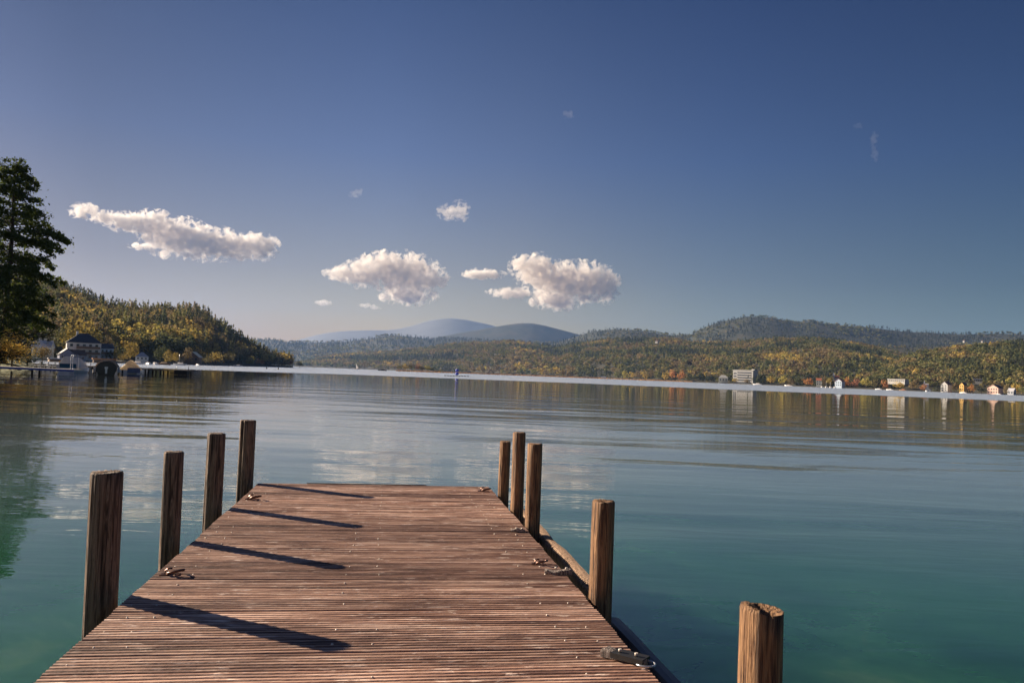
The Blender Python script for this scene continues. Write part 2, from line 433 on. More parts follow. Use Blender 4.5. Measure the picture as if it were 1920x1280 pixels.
mb = MB(); mb.box((DW*.5-.07, .020, -.012), (.92, .024, .03)); mb.build('edge_strip', M['dark'], dock)
for sx_ in (.25, 1.5):
    for k in range(4):
        mb = MB(); y = -.6-2.6*k
        mb.tube([(sx_, y, -.24), (sx_, y, -2.2)], .06, 10)
        mb.build('pile', M['dark_wood'], dock)

# mooring posts: irregular round timbers with cracks and checked tops
def post(loc, r, top, depth, seed, m, label, lean=(0, 0), split=0.0, chip=0.0, taper=.06, group='mooring posts along the dock'):
    rng = random.Random(seed); seg = 72; V = []; F = []
    ph = [rng.uniform(0, 6.28) for _ in range(6)]
    grooves = [(rng.uniform(0, 6.28), rng.uniform(.035, .09), rng.uniform(.3, 1.2)) for _ in range(15)]
    def rad(a, z):
        q = 1+.035*math.sin(2*a+ph[0]+z*.7)+.022*math.sin(3*a+ph[1]-z*1.3)+.012*math.sin(7*a+ph[2]+2*z)
        q += .012*math.sin(z*6+ph[3])*math.sin(a+ph[4])
        for ga, gw, gd in grooves:
            d = (a-ga-.12*math.sin(z*2.1+ph[5])+math.pi) % (2*math.pi)-math.pi
            q -= .055*gd*math.exp(-(d/gw)**2)
        if split:
            d = (a-split+math.pi) % (2*math.pi)-math.pi
            q -= .32*math.exp(-(d/.16)**2)
        return q*r
    zs = [-depth+(top+depth)*i/26 for i in range(26)]+[top-.006]
    for z in zs:
        k = 1-taper*(z+depth)/(top+depth)
        for j in range(seg):
            a = 2*math.pi*j/seg; q = rad(a, z)*k; V.append((q*math.cos(a), q*math.sin(a), z))
    nr = len(zs)
    for i in range(nr-1):
        for j in range(seg): F.append((i*seg+j, i*seg+(j+1) % seg, (i+1)*seg+(j+1) % seg, (i+1)*seg+j))
    b = (nr-1)*seg; k0 = 1-taper
    for kk in (.93, .6, .25):
        for j in range(seg):
            a = 2*math.pi*j/seg; q = rad(a, top)*k0*kk
            x, y = q*math.cos(a), q*math.sin(a)
            z = top+rng.uniform(-.003, .003)
            if chip:
                e = (math.cos(a)*kk*.8+.15)
                z -= chip*max(0.0, min(1.0, (e+.15)*2.6))*(1 if kk < .9 else .5)
                z += chip*.35*max(0, -math.cos(a))*kk
            V.append((x, y, z))
    for i in range(3):
        for j in range(seg):
            F.append((b+i*seg+j, b+i*seg+(j+1) % seg, b+(i+1)*seg+(j+1) % seg, b+(i+1)*seg+j))
    me = bpy.data.meshes.new('mooring_post')
    F.append(tuple(b+3*seg+j for j in range(seg)))
    me.from_pydata(V, [], F); me.update()
    me.polygons.foreach_set('use_smooth', [True]*(len(F)-1)+[False])
    o = link('mooring_post', me, m); o.location = loc
    o.rotation_euler = (lean[0], lean[1], rng.uniform(0, .1) if (split or chip) else rng.uniform(0, 6.28))
    return tag(o, label, 'post', group)
def dkw(u, v, z=0): return DO + U*u + Vv*v + Vector((0, 0, z))
RZ = TH
PL = [  # u, v, radius, top above deck, material, lean, split, chip, label
 (3.071, -.116, .060, .467, 'post_dark', (0, -.01), 0, 0, 'thick dark mooring post with flat worn top, nearest of the row left of the dock'),
 (2.053, -.122, .049, .442, 'post_dark', (0, .012), 0, 0, 'slender grey-brown mooring post second from the front left of the dock'),
 (1.078, -.114, .058, .459, 'post_dark', (0, .0), 0, 0, 'mooring post with a sunlit cracked left edge, third from the front left of the dock'),
 (-.003, -.100, .060, .475, 'post_dark', (0, .0), 4.1, 0, 'mooring post split by a deep groove beside the far left corner of the dock'),
 (.38, 1.835, .044, .396, 'post_warm', (.01, -.045), 0, 0, 'short mooring post leaning left, farthest of the three clustered right of the dock'),
 (1.03, 1.835, .047, .512, 'post_warm', (0, -.012), 0, 0, 'tallest mooring post, in the middle of the three clustered right of the dock'),
 (1.60, 1.835, .050, .488, 'post_warm', (0, .0), 0, 0, 'mooring post with deep grain, nearest of the three clustered right of the dock'),
 (3.14, 1.840, .051, .392, 'post_warm', (0, .0), 0, 0, 'single brown mooring post with pale top standing alone halfway along the right edge'),
 (4.40, 1.92, .060, .322, 'post_warm', (0, .0), 0, .02, 'sunlit mooring post with a chipped broken top in the water at lower right'),
]
for i, (u, v, r, top, m, ln, sp_, ch, lab) in enumerate(PL):
    post(dkw(u, v), r, top, 1.6, 11+i, M[m], lab, ln, sp_, ch)
# rub beam outside the right-hand posts: a pale length and a dark length
def beam(u0, u1, zt, m, lab, seed, wd=.075, h=.13):
    rng = random.Random(seed); rings = []
    for k in range(25):
        u = u0+(u1-u0)*k/24; c = 1.928+.006*math.sin(k*.7+seed); z = zt+.004*math.sin(k*1.3)
        q = [(-wd/2, -h), (wd/2, -h), (wd/2, -.02), (wd/2-.014, -.003), (0, 0), (-wd/2+.014, -.003), (-wd/2, -.02)]
        rings.append([Vector(dk(u, c+a+rng.uniform(-.0015, .0015), z+b)) for a, b in q])
    o = MB().loft(rings, True, False).build('rub_beam', m); o.location = DO; o.rotation_euler.z = TH
    tag(o, lab, 'beam', 'rub beams along the dock')
beam(.35, 2.86, -.058, M['beam'], 'pale sunlit rub beam running behind the three clustered posts', 2)
beam(3.05, 7.5, -.11, M['dark_beam'], 'dark bluish rub beam running on towards the viewer past the single post', 5)

# mooring rings
def ring_mesh(parent, sx=1.0):
    mb = MB(); mb.tube([(-.024*sx, .0, .002), (-.024*sx, .0, .016), (-.012*sx, 0, .024), (0, 0, .024)], .0035, 8)
    mb.box((-.024*sx, 0, .002), (.03, .034, .004)); mb.box((.02*sx, 0, .002), (.012, .03, .003))
    mb.build('eye_plate', M['rust'], parent)
    mb = MB(); pts = [(.012+.028*math.cos(q)*sx, .024*math.sin(q), .013+.008*math.cos(q+.5)) for q in [k*2*math.pi/20 for k in range(20)]]
    mb.tube(pts, .0048, 8, False, True); mb.build('iron_ring', M['rust'], parent)
def ring(u, v, rz, lab, s=1.0):
    e = empty('mooring_ring', dkw(u, v, .001), TH+rz, lab, 'mooring ring', 'mooring rings on the deck'); e.scale = (s, s, s)
    ring_mesh(e)
ring(2.785, .072, -.1, 'rusty mooring ring on the left deck edge in front of the second post', 1.18)
ring(.784, .085, -.2, 'small rusty mooring ring on the left deck edge near the far corner', 1.25)
ring(.263, 1.706, -.35, 'pale shining mooring ring at the far right corner of the deck', 1.2)
ring(2.585, 1.69, -.15, 'dark rusty mooring ring touching the grey wooden block on the right edge', .95)
def block(u, v, rz, L, W, H, curve, lab, seed, plate=False):
    rng = random.Random(seed); e = empty('fender_block', dkw(u, v, .001), TH+rz, lab, 'wood block', 'wooden blocks on the right deck edge')
    rings = []
    for k in range(13):
        t = k/12; x = (t-.5)*L; yc = curve*math.sin(t*math.pi); wd = W*(.72+.28*math.sin(math.pi*min(1, t*1.15+.05)))
        h = H*(.75+.25*math.sin(t*5+seed))*(1 if .04 < t < .97 else .8)
        rings.append([Vector((x+rng.uniform(-.0015, .0015), yc+a*wd/2, max(.0, b*h+rng.uniform(-.001, .001)))) for a, b in
                      [(-1, 0), (1, 0), (1.0, .72), (.72, .96), (.2, 1), (-.4, .97), (-.85, .9), (-1, .66)]])
    MB().loft(rings, True, False).build('block', M['grey_wood'], e)
    for bx_ in (.28, -.1): MB().tube([(L*bx_, 0, H*.85), (L*bx_, 0, H+.004)], .0055, 8).build('bolt', M['screw'], e)
    if plate:
        mb = MB(); mb.box((L*.12, W*.1, H*.5), (L*.75, W*1.25, H*.55)); mb.build('iron_plate', M['dark'], e)
        mb = MB(); mb.tube([(L*.5+.035*math.cos(q), -.01+.03*math.sin(q), .012) for q in [a*math.pi/8 for a in range(-5, 6)]], .003, 6)
        mb.build('wire_loop', M['steel'], e)
block(2.765, 1.745, -.25, .125, .042, .026, 0, 'grey weathered block overhanging the right deck edge beside the rusty ring', 3)
block(1.80, 1.715, -.3, .085, .026, .018, .003, 'splintered grey block at the foot of the clustered posts', 5)
block(3.87, 1.72, -.75, .15, .045, .030, .012, 'curved pale-edged block with a dark plate at the lower right of the deck', 8, True)

# ------------------------------------------------------------------ terrain
def ip(x, pts):
    a = np.array(pts, float); return np.interp(x, a[:, 0], a[:, 1])
class Hill:
    def __init__(s, xs, shore, ridge, sky_, treeh, seed, flat=.10, amp=.10, power=.85, back=1.6):
        s.xs, s.shore, s.ridge, s.sky, s.th, s.seed, s.flat, s.amp, s.pw, s.back = xs, shore, ridge, sky_, treeh, seed, flat, amp, power, back
        s.smooth = 16 if treeh < 9 else 7; s.rough = 2.0 if treeh < 9 else 3
    def pos(s, x, t):
        x = np.asarray(x, float); t = np.asarray(t, float)
        d0 = ip(x, s.shore); d1 = ip(x, s.ridge); D = d0+(d1-d0)*t
        yr = sum(ip(x+o_, s.sky) for o_ in np.linspace(-s.smooth, s.smooth, 9))/9 + s.rough*fbm(x*(.012 if s.th < 9 else .035)+s.seed*5, x*0+s.seed, 4)
        # ridge ground height from the picture's skyline
        ang = ((702+(x-960)*math.tan(ROLL))-yr)*math.cos(ROLL)/FOC
        zr = np.maximum(ang*d1*np.sqrt(1+((x-960)/FOC)**2*0)+EYE-s.th, 1.0)
        q = np.clip((t-s.flat)/(1-s.flat), 0, 1); prof = q**s.pw
        prof = np.where(t > 1, 1-(t-1)/(s.back-1)*.9, prof)
        X = (x-960)/FOC*D
        f = fbm(X/(d1*.12)+s.seed*3.1, D/(d1*.12)+s.seed, 5)
        z = zr*prof+zr*s.amp*f*4*np.clip(q*(1.15-q), 0, 1)*np.where(t > 1, 0, 1) + np.minimum(1.2, t*40) - .8*(t < .001)
        # undo roll for column position
        xc = 960+(x-960)/math.cos(ROLL)*1.0
        d = np.stack([(xc-960)/FOC, np.ones_like(xc), np.zeros_like(xc)], -1)
        P_ = d*D[..., None]; P_[..., 2] = z
        return P_
    def build(s, name, m, nx=160, nt_=40):
        T = np.concatenate([np.linspace(0, 1, nt_), np.linspace(1.1, s.back, 6)])
        xx, tt = np.meshgrid(np.linspace(s.xs[0], s.xs[1], nx), T)
        P_ = s.pos(xx, tt); P_[0, :, 2] = -.8; P_[-1, :, 2] = -.8
        V = P_.reshape(-1, 3); n = nx; F = []
        r = np.arange(len(T)-1)[:, None]*n+np.arange(n-1)[None]; r = r.ravel()
        F = np.stack([r, r+1, r+n+1, r+n], -1)
        me = npmesh(name, V, F, True); return tag(link(name, me, m), kind='structure')
SH_R = [(500, 3600), (560, 3400), (800, 2600), (1000, 2000), (1200, 1600), (1380, 1300), (1500, 1150), (1600, 1050), (1700, 950), (1800, 880), (1920, 800), (2400, 560)]
leftH = Hill((-500, 552), [(-500, 230), (0, 290), (200, 330), (350, 470), (450, 640), (552, 930)],
             [(-500, 620), (100, 760), (300, 860), (450, 960), (552, 1010)],
             [(-500, 440), (0, 500), (105, 527), (130, 535), (160, 547), (195, 562), (230, 572), (262, 570), (330, 573), (365, 573), (385, 580), (410, 598),
              (445, 622), (480, 645), (510, 663), (530, 678), (552, 687)], 15, 1, .13, .07, .9)
midH = Hill((500, 1720), SH_R, [(500, 5000), (800, 4200), (1000, 3600), (1300, 2900), (1500, 2500), (1720, 2300)],
            [(500, 680), (540, 684), (570, 678), (620, 666), (680, 660), (740, 659), (800, 650), (860, 642), (920, 641), (960, 637), (1000, 643), (1040, 650),
             (1080, 641), (1140, 635), (1200, 633), (1260, 633), (1300, 639), (1350, 640), (1400, 638), (1450, 632), (1500, 631), (1560, 635), (1620, 643), (1680, 658), (1720, 672)], 12, 2, .10, .10, .9)
rightH = Hill((1540, 2400), [(a, b*1.03) for a, b in SH_R], [(1540, 1500), (1700, 1500), (1920, 1500), (2400, 1300)],
              [(1540, 725), (1600, 706), (1660, 680), (1700, 664), (1730, 655), (1780, 650), (1830, 643), (1880, 639), (1920, 634), (2100, 615), (2400, 600)], 13, 3, .12, .07, .9)
midB = Hill((1480, 2400), [(1480, 2600), (2400, 2400)], [(1480, 3400), (2400, 3300)],
            [(1480, 660), (1540, 650), (1600, 645), (1680, 648), (1760, 646), (1850, 642), (1920, 640), (2400, 640)], 10, 9, .05, .07, .9)
backH = Hill((1000, 2500), [(1000, 4300), (1300, 3800), (2500, 3500)], [(1000, 6000), (1300, 5200), (2500, 5000)],
             [(1000, 648), (1040, 640), (1075, 629), (1110, 619), (1150, 614), (1200, 617), (1250, 624), (1288, 628), (1305, 620), (1330, 607), (1370, 596), (1400, 591), (1440, 592),
              (1470, 598), (1520, 601), (1560, 604), (1600, 607), (1650, 612), (1700, 617), (1760, 621), (1800, 623), (1850, 622), (1920, 624), (2100, 628), (2500, 630)], 12, 4, .04, .10, .8)
greyH = Hill((440, 1060), [(440, 5200), (1060, 5200)], [(440, 7200), (1060, 6800)],
             [(440, 640), (490, 636), (520, 636), (545, 641), (580, 641), (640, 640), (690, 634), (730, 627), (760, 629), (800, 634), (850, 634), (900, 636), (1060, 645)], 8, 5, .04, .08, .8)
blueH = Hill((780, 1140), [(780, 8200), (1140, 8200)], [(780, 9600), (1140, 9600)],
             [(780, 640), (840, 629), (900, 618), (950, 608), (985, 604), (1010, 607), (1050, 617), (1080, 626), (1140, 640)], 0, 6, .03, .05, .8)
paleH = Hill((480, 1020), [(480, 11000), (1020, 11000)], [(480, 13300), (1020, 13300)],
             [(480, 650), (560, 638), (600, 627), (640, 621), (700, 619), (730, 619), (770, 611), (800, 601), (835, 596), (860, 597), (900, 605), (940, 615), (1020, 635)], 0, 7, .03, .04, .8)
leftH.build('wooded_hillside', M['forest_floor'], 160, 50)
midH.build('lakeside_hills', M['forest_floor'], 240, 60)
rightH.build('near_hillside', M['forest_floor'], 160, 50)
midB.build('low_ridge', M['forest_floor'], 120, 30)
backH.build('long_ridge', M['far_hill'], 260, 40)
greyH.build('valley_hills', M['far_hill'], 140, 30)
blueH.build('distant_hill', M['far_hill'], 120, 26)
paleH.build('distant_mountain', M['hazed'], 220, 40)

# left bank close to the boats
def bank():
    V = []; nx, ny = 40, 24
    for j in range(ny):
        for i in range(nx):
            s = i/(nx-1); t = j/(ny-1)
            y = 78+70*t+4*math.sin(s*7)*(1-t); xr = -.588*y+1.2*math.sin(t*9)          # right-hand shoreline
            x = xr-60*s**1.2
            z = -.5+1.35*min(1, s*9)*min(1, t*8)+.25*math.sin(s*20)*math.sin(t*9)*min(1, s*6)*min(1, t*5)
            V.append((x, y, z))
    F = [(j*nx+i, j*nx+i+1, (j+1)*nx+i+1, (j+1)*nx+i) for j in range(ny-1) for i in range(nx-1)]
    tag(link('grassy_bank', npmesh('bank', V, F, True), M['grass']), kind='structure')
bank()

# ------------------------------------------------------------------ trees
def quads(P_, Nrm, size, rng):
    n = len(P_); up = rng.normal(size=(n, 3)); a = np.cross(Nrm, up); a /= np.linalg.norm(a, axis=1, keepdims=True)+1e-9
    b = np.cross(Nrm, a); s = (size*(.6+.8*rng.rand(n)))[:, None]
    V = np.stack([P_-a*s-b*s*.6, P_+a*s-b*s*.8, P_+a*s*.9+b*s*.7, P_-a*s*.7+b*s], 1)
    return V
def crown_t(kind, n, seed):
    rng = np.random.RandomState(seed)
    if kind == 'broad':
        k = 9; c = rng.normal(size=(k, 3)); c /= np.linalg.norm(c, axis=1, keepdims=True)
        c = c*np.array([.17, .17, .22])*(.5+.7*rng.rand(k, 1)); c[:, 2] += .58; rr = .13+.09*rng.rand(k)
        i = rng.randint(0, k, n); d = rng.normal(size=(n, 3)); d /= np.linalg.norm(d, axis=1, keepdims=True)
        P_ = c[i]+d*rr[i][:, None]*(.72+.35*rng.rand(n, 1)); nr = d+rng.normal(size=(n, 3))*.35
        P_[:, 2] = np.clip(P_[:, 2], .12, 1.0); sz = 1.0/np.sqrt(n)*.42
    elif kind == 'tall':
        z = .12+.88*rng.rand(n)**.9; a = rng.rand(n)*6.283; r = .13*np.sin(np.clip((z-.05)/.95, 0, 1)**.7*math.pi)**.6*(.75+.35*rng.rand(n))
        r *= 1+.25*np.sin(a*2+z*9)
        P_ = np.stack([r*np.cos(a), r*np.sin(a), z], -1); nr = np.stack([np.cos(a), np.sin(a), .4+0*a], -1)+rng.normal(size=(n, 3))*.35
        sz = 1.0/np.sqrt(n)*.34
    else:
        z = 1-(rng.rand(n)**.62)*.9; a = rng.rand(n)*6.283; tier = .78+.28*np.abs(np.sin(z*26+seed))
        r = .19*(1.02-z)**.85*tier*(.55+.5*rng.rand(n)**.4)*(1+.18*np.sin(a*3+seed+z*11))
        P_ = np.stack([r*np.cos(a), r*np.sin(a), z-r*.35], -1); nr = np.stack([np.cos(a), np.sin(a), .55+0*a], -1)+rng.normal(size=(n, 3))*.3
        sz = 1.0/np.sqrt(n)*.30
    nr /= np.linalg.norm(nr, axis=1, keepdims=True)
    return quads(P_, nr, np.full(n, sz), rng)
PAL = {'fir': [(.026, .034, .020), (.034, .041, .023), (.044, .044, .025), (.031, .033, .024)],
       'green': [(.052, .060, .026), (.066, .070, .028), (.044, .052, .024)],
       'olive': [(.092, .090, .034), (.110, .094, .040), (.080, .082, .032)],
       'brown': [(.118, .090, .046), (.105, .080, .040), (.13, .100, .050)],
       'gold': [(.225, .168, .045), (.245, .180, .048), (.19, .148, .040), (.20, .172, .048)],
       'orange': [(.25, .125, .045), (.22, .105, .042)],
       'red': [(.16, .075, .045)], 'dark': [(.018, .026, .017), (.025, .030, .016)]}
_tc = {}
def wood_mass(name, P_, hgt, kinds, cols, nleaf, seed, wide=1.0, label=None):
    """one mesh of many trees"""
    rng = np.random.RandomState(seed); VV, CC = [], []
    for kd in ('broad', 'tall', 'fir'):
        for v in range(4):
            key = (kd, v, nleaf)
            if key not in _tc: _tc[key] = crown_t(kd, nleaf, 31+v*7+len(kd))
            T = _tc[key].reshape(-1, 3)
            i = np.where((kinds == kd) & (np.arange(len(P_)) % 4 == v))[0]
            if not len(i): continue
            a = rng.rand(len(i))*6.283; ca, sa = np.cos(a), np.sin(a)
            wv = (.85+.35*rng.rand(len(i)))*wide*hgt[i]
            x = (T[None, :, 0]*ca[:, None]-T[None, :, 1]*sa[:, None])*wv[:, None]
            y = (T[None, :, 0]*sa[:, None]+T[None, :, 1]*ca[:, None])*wv[:, None]
            z = T[None, :, 2]*hgt[i][:, None]
            V = np.stack([x, y, z], -1)+P_[i][:, None, :]
            VV.append(V.reshape(-1, 3)); CC.append(np.repeat(cols[i], len(T), 0))
    V = np.concatenate(VV); c = np.concatenate(CC); F = np.arange(len(V)).reshape(-1, 4)
    o = link(name, npmesh(name, V, F, False, c), M['leaf_v'])
    return tag(o, label, 'forest', kind='stuff')
def pick(mix, n, rng, field=None):
    """mix: list (tree kind, palette, weight)"""
    w_ = np.array([m[2] for m in mix], float)
    if field is None: i = rng.choice(len(mix), n, p=w_/w_.sum())
    else:
        cw = np.cumsum(w_/w_.sum()); i = np.searchsorted(cw, np.clip(field+rng.normal(size=n)*.10, 0, .9999))
    kinds = np.array([mix[k][0] for k in i], dtype=object)
    cols = np.array([PAL[mix[k][1]][rng.randint(len(PAL[mix[k][1]]))] for k in i])
    cols = cols*(1.62+.5*rng.rand(n, 1))
    if field is not None: cols = cols*(1.18-.42*np.clip(2.2*np.abs(np.mod(field*3.7, 1)-.5)-.2, 0, 1))[:, None]
    return kinds, cols
def scatter(hill, n, x0, x1, t0, t1, seed, tp=1.0):
    rng = np.random.RandomState(seed); x = x0+(x1-x0)*rng.rand(n); t = t0+(t1-t0)*rng.rand(n)**tp
    P_ = hill.pos(x, t); kp = cleared(P_, x, t) & ~((fbm(x/34+7.7, t*9+3.1, 3) > .19) & (t < .93) & (t > .2) & (P_[:, 1] > 1200)); return x[kp], t[kp], P_[kp], rng
CLEAR = [(60, 212, 352), (250, 284, 380), (348, 378, 495), (1346, 1422, 1350), (1662, 1706, 1045), (1552, 1584, 1160), (1724, 1748, 965), (1764, 1784, 930),
         (1800, 1826, 910), (1824, 1842, 1012), (1854, 1880, 868), (1889, 1904, 848), (1528, 1542, 1115), (1430, 1492, 2155), (1494, 1506, 1955), (1121, 1137, 2155),
         (1228, 1237, 2755), (1803, 1814, 3305), (1837, 1848, 3255)]
def cleared(P_, x, t_):
    keep = np.ones(len(x), bool)
    for x0, x1, D in CLEAR: keep &= ~((x > x0) & (x < x1) & (P_[:, 1] < D+6) & (P_[:, 1] > D-(120 if D > 1200 else 400)) & (_L[(x*7).astype(int) % 256, (t_*997).astype(int) % 256] > (.06 if D > 500 else 0)))
    return keep
def field(x, t, a, b, s): return np.clip(.5+1.9*fbm(x/a+s, t*b+s*2, 4), 0, 1)

# left hillside: firs on the ridge, gold and olive broadleaf below
x, t, P_, rng = scatter(leftH, 3700, -490, 548, .14, 1.02, 5, .9)
f = field(x, t, 60, 7, 3); f = np.clip(f*.65+(1-t)*.55, 0, 1)
k, c = pick([('fir', 'fir', 2.6), ('fir', 'green', .8), ('fir', 'olive', 1.0), ('tall', 'olive', 1.3), ('broad', 'brown', 1.3), ('broad', 'gold', 1.7), ('broad', 'olive', 1.0), ('broad', 'green', .7)], len(x), rng, f)
ridge = t > .86; k[ridge & (rng.rand(len(x)) < .85)] = 'fir'
h = np.where(k == 'fir', 17, 14)*(.75+.5*rng.rand(len(x)))*np.clip(ip(x, [(0, .85), (300, 1), (552, 1.0)]), 0, 2)
wood_mass('hillside_forest', P_, h, k, c, 150, 1, 1.12, 'autumn forest of firs and golden trees covering the left hillside')
# middle hills
mixm = [('fir', 'fir', 1.8), ('fir', 'green', .6), ('broad', 'green', .9), ('broad', 'olive', 2.0), ('broad', 'brown', 1.5), ('fir', 'olive', .8), ('broad', 'gold', .28)]
x, t, P_, rng = scatter(midH, 12500, 520, 1700, .03, 1.02, 6, .8)
k, c = pick(mixm, len(x), rng, field(x, t, 70, 8, 9))
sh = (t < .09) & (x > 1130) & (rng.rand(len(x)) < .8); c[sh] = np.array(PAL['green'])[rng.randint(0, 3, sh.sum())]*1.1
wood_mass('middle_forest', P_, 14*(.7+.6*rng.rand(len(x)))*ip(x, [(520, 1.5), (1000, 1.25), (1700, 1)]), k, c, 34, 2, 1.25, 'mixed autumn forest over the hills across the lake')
x, t, P_, rng = scatter(rightH, 7800, 1545, 2330, .13, 1.02, 7, .8)
k, c = pick([('fir', 'fir', 1.5), ('fir', 'green', .9), ('fir', 'olive', .7), ('broad', 'green', 1.0), ('broad', 'olive', 2.3), ('broad', 'brown', 1.4), ('broad', 'gold', .3)], len(x), rng, field(x, t, 60, 6, 4))
wood_mass('right_forest', P_, 12.5*(.7+.6*rng.rand(len(x))), k, c, 48, 3, 1.2, 'brown and green forest on the hillside above the right shore')
x, t, P_, rng = scatter(midB, 2900, 1500, 2330, .1, 1.02, 8)
k, c = pick(mixm, len(x), rng, field(x, t, 60, 6, 7))
wood_mass('ridge_forest', P_, 15*(.7+.6*rng.rand(len(x))), k, c, 24, 4, 1.2, 'hazy mixed forest on the low ridge behind the right shore')
x, t, P_, rng = scatter(backH, 7800, 1020, 2330, .1, 1.01, 9)
k, c = pick([('fir', 'fir', 3), ('fir', 'dark', 1.5), ('broad', 'olive', 1), ('broad', 'green', .8)], len(x), rng, field(x, t, 90, 5, 2))
wood_mass('high_forest', P_, 20*(.7+.5*rng.rand(len(x))), k, c, 14, 5, 1.5, 'dark bluish forest on the long ridge behind')
x, t, P_, rng = scatter(greyH, 3500, 450, 1050, .1, 1.01, 10)
k, c = pick([('fir', 'fir', 3), ('broad', 'olive', 1.5), ('broad', 'green', .8)], len(x), rng, field(x, t, 90, 5, 12))
wood_mass('valley_forest', P_, 24*(.7+.5*rng.rand(len(x))), k, c, 12, 6, 1.6, 'faint grey-green forest on the hills at the end of the lake')

# single trees and shrubs
_crowns = {}
def crown_mesh(kind, n, v):
    key = (kind, n, v)
    if key not in _crowns:
        V = crown_t(kind, n, 101+v*13).reshape(-1, 3)
        _crowns[key] = npmesh(kind+'_crown', V, np.arange(len(V)).reshape(-1, 4)); _crowns[key].materials.append(M['leaf_o'])
    return _crowns[key]
_trunks = {}
def trunk_mesh(v):
    if v not in _trunks:
        rng = random.Random(v); mb = MB()
        mb.tube([(0, 0, -.04), (rng.uniform(-.01, .01), 0, .2), (rng.uniform(-.02, .02), 0, .45), (0, .01, .75)], [.022, .018, .013, .004], 8)
        for k in range(6):
            a = k*1.05+v; z = .28+.06*k; mb.tube([(0, 0, z), (.09*math.cos(a), .09*math.sin(a), z+.08), (.16*math.cos(a), .16*math.sin(a), z+.2)], [.009, .006, .002], 5)
        me = mb.mesh('trunk'); me.materials.append(M['bark']); _trunks[v] = me
    return _trunks[v]
def tree(name, P_, h, wd, kind, colr, label, cat='tree', group=None, n=420, v=0, trunk=True):
    e = empty(name, P_, random.Random(v*7+int(h*10)).uniform(0, 6.28), label, cat, group)
    base = {'broad': .33, 'tall': .14, 'fir': .19}[kind]
    c = link('crown', crown_mesh(kind, n, v % 3), None, e); c.color = (*colr, 1)
    c.scale = (wd/2/base, wd/2/base, h)
    if trunk:
        k = link('trunk', trunk_mesh(v % 3), None, e); k.scale = (wd*1.0, wd*1.0, h)
    return e
def tree_px(px, ytop, wpx, D, kind, pal, label, name='broadleaf_tree', cat='tree', group=None, z0=.3, n=420, v=0, sink=.12, bright=1.0):
    rng = random.Random(px*13+v); P_ = shore_pt(px, D, z0); top = at(px, ytop, D)[2]
    h = max(1.0, top-z0); colr = rng.choice(PAL[pal]); q = rng.uniform(1.3, 1.75)*bright; colr = tuple(a*q for a in colr)
    if kind == 'broad': P_.z -= sink*h; h *= 1+sink
    return tree(name, P_, h, wpx/FOC*D, kind, colr, label, cat, group, n, v)
# ------------------------------------------------------------------ big tree on the left bank
def big_tree():
    D = 88; rng = random.Random(4); R2 = np.random.RandomState(4)
    base = shore_pt(6, D, .6)
    e = empty('broadleaf_tree', base, 0, 'tall dark layered tree reaching up the left edge of the picture', 'tree')
    prof = [(2.2, 4.2), (4.0, 5.0), (5.4, 5.6), (7.7, 6.7), (10, 5.9), (13, 5.1), (15.3, 5.9), (17.1, 4.1), (20, 2.8), (22.3, 1.3), (23.2, .4)]
    tr = MB(); tr.tube([(0, 0, -.8), (.1, 0, 3), (-.1, .1, 8), (.15, 0, 14), (0, 0, 19), (.1, 0, 22.8)], [.42, .34, .28, .19, .10, .025], 12)
    PS, NS, SZ = [], [], []
    nb = 140
    for i in range(nb):
        z = 4.0+(22.6-4.0)*((i+.5)/nb)**.92; a = i*2.39996+rng.uniform(-.4, .4)
        L = ip(z, prof)*rng.uniform(.62, 1.12)
        if rng.random() < .12: L *= .5
        rise = rng.uniform(.05, .35)*L; droop = rng.uniform(.10, .32)*L
        pts = []
        for k in range(7):
            s = k/6; pts.append(Vector((L*s*math.cos(a+.15*s), L*s*math.sin(a+.15*s), z+rise*math.sin(s*1.6)-droop*s*s*1.5-1.0*s*(z < 9))))
        tr.tube(pts, [.075*(1-.9*k/6)*(1.2-z/30) for k in range(7)], 6)
        n = int(560*(L/5)**1.2)+80
        s = .22+.80*R2.rand(n)**.75; s = np.minimum(s, 1.04)
        idx = np.minimum(s*6, 5.99); k0 = idx.astype(int); fr = (idx-k0)[:, None]
        PP = np.array([list(p) for p in pts]); c = PP[k0]*(1-fr)+PP[k0+1]*fr
        # side sprays off the limb
        ns = 7; sp = R2.rand(ns)*.8+.2; which = R2.randint(0, ns, n); side = np.where(R2.rand(n) < .5, -1, 1)
        lat = (R2.rand(n)**.8)*np.sin(np.clip(s, 0, 1)*math.pi*.92+.2)*L*.30*side
        px_ = np.array([-math.sin(a), math.cos(a), 0])
        clump = .10+.16*R2.rand(n)
        c = c+px_[None]*lat[:, None]+R2.normal(size=(n, 3))*np.stack([clump*1.3, clump*1.3, clump*1.0], -1)
        c[:, 2] -= np.abs(lat)*.12
        # gaps: drop leaves in holes of a noise field
        hole = fbm(c[:, 0]*.9+z, c[:, 2]*1.3+c[:, 1]*.7, 3); keep = hole > (-.012 if z > 8 else -.05)
        c = c[keep]; nn = R2.normal(size=(len(c), 3))*.8; nn[:, 2] += .9; nn /= np.linalg.norm(nn, axis=1, keepdims=True)
        PS.append(c); NS.append(nn)
    P_ = np.concatenate(PS); Nn = np.concatenate(NS)
    V = quads(P_, Nn, np.full(len(P_), .105), R2).reshape(-1, 3)
    o = link('crown', npmesh('big_crown', V, np.arange(len(V)).reshape(-1, 4)), M['leaf_o'], e); o.color = (.078, .105, .024, 1)
    tr.build('trunk', M['bark'], e)
big_tree()
tree_px(-95, 470, 200, 80, 'broad', 'dark', 'dark broad tree half out of the frame behind the tall layered tree', n=2600, v=1)
tree_px(-40, 590, 110, 84, 'broad', 'green', 'dense green bush under the tall layered tree at the left edge', 'bush', 'bush', n=1800, v=2)
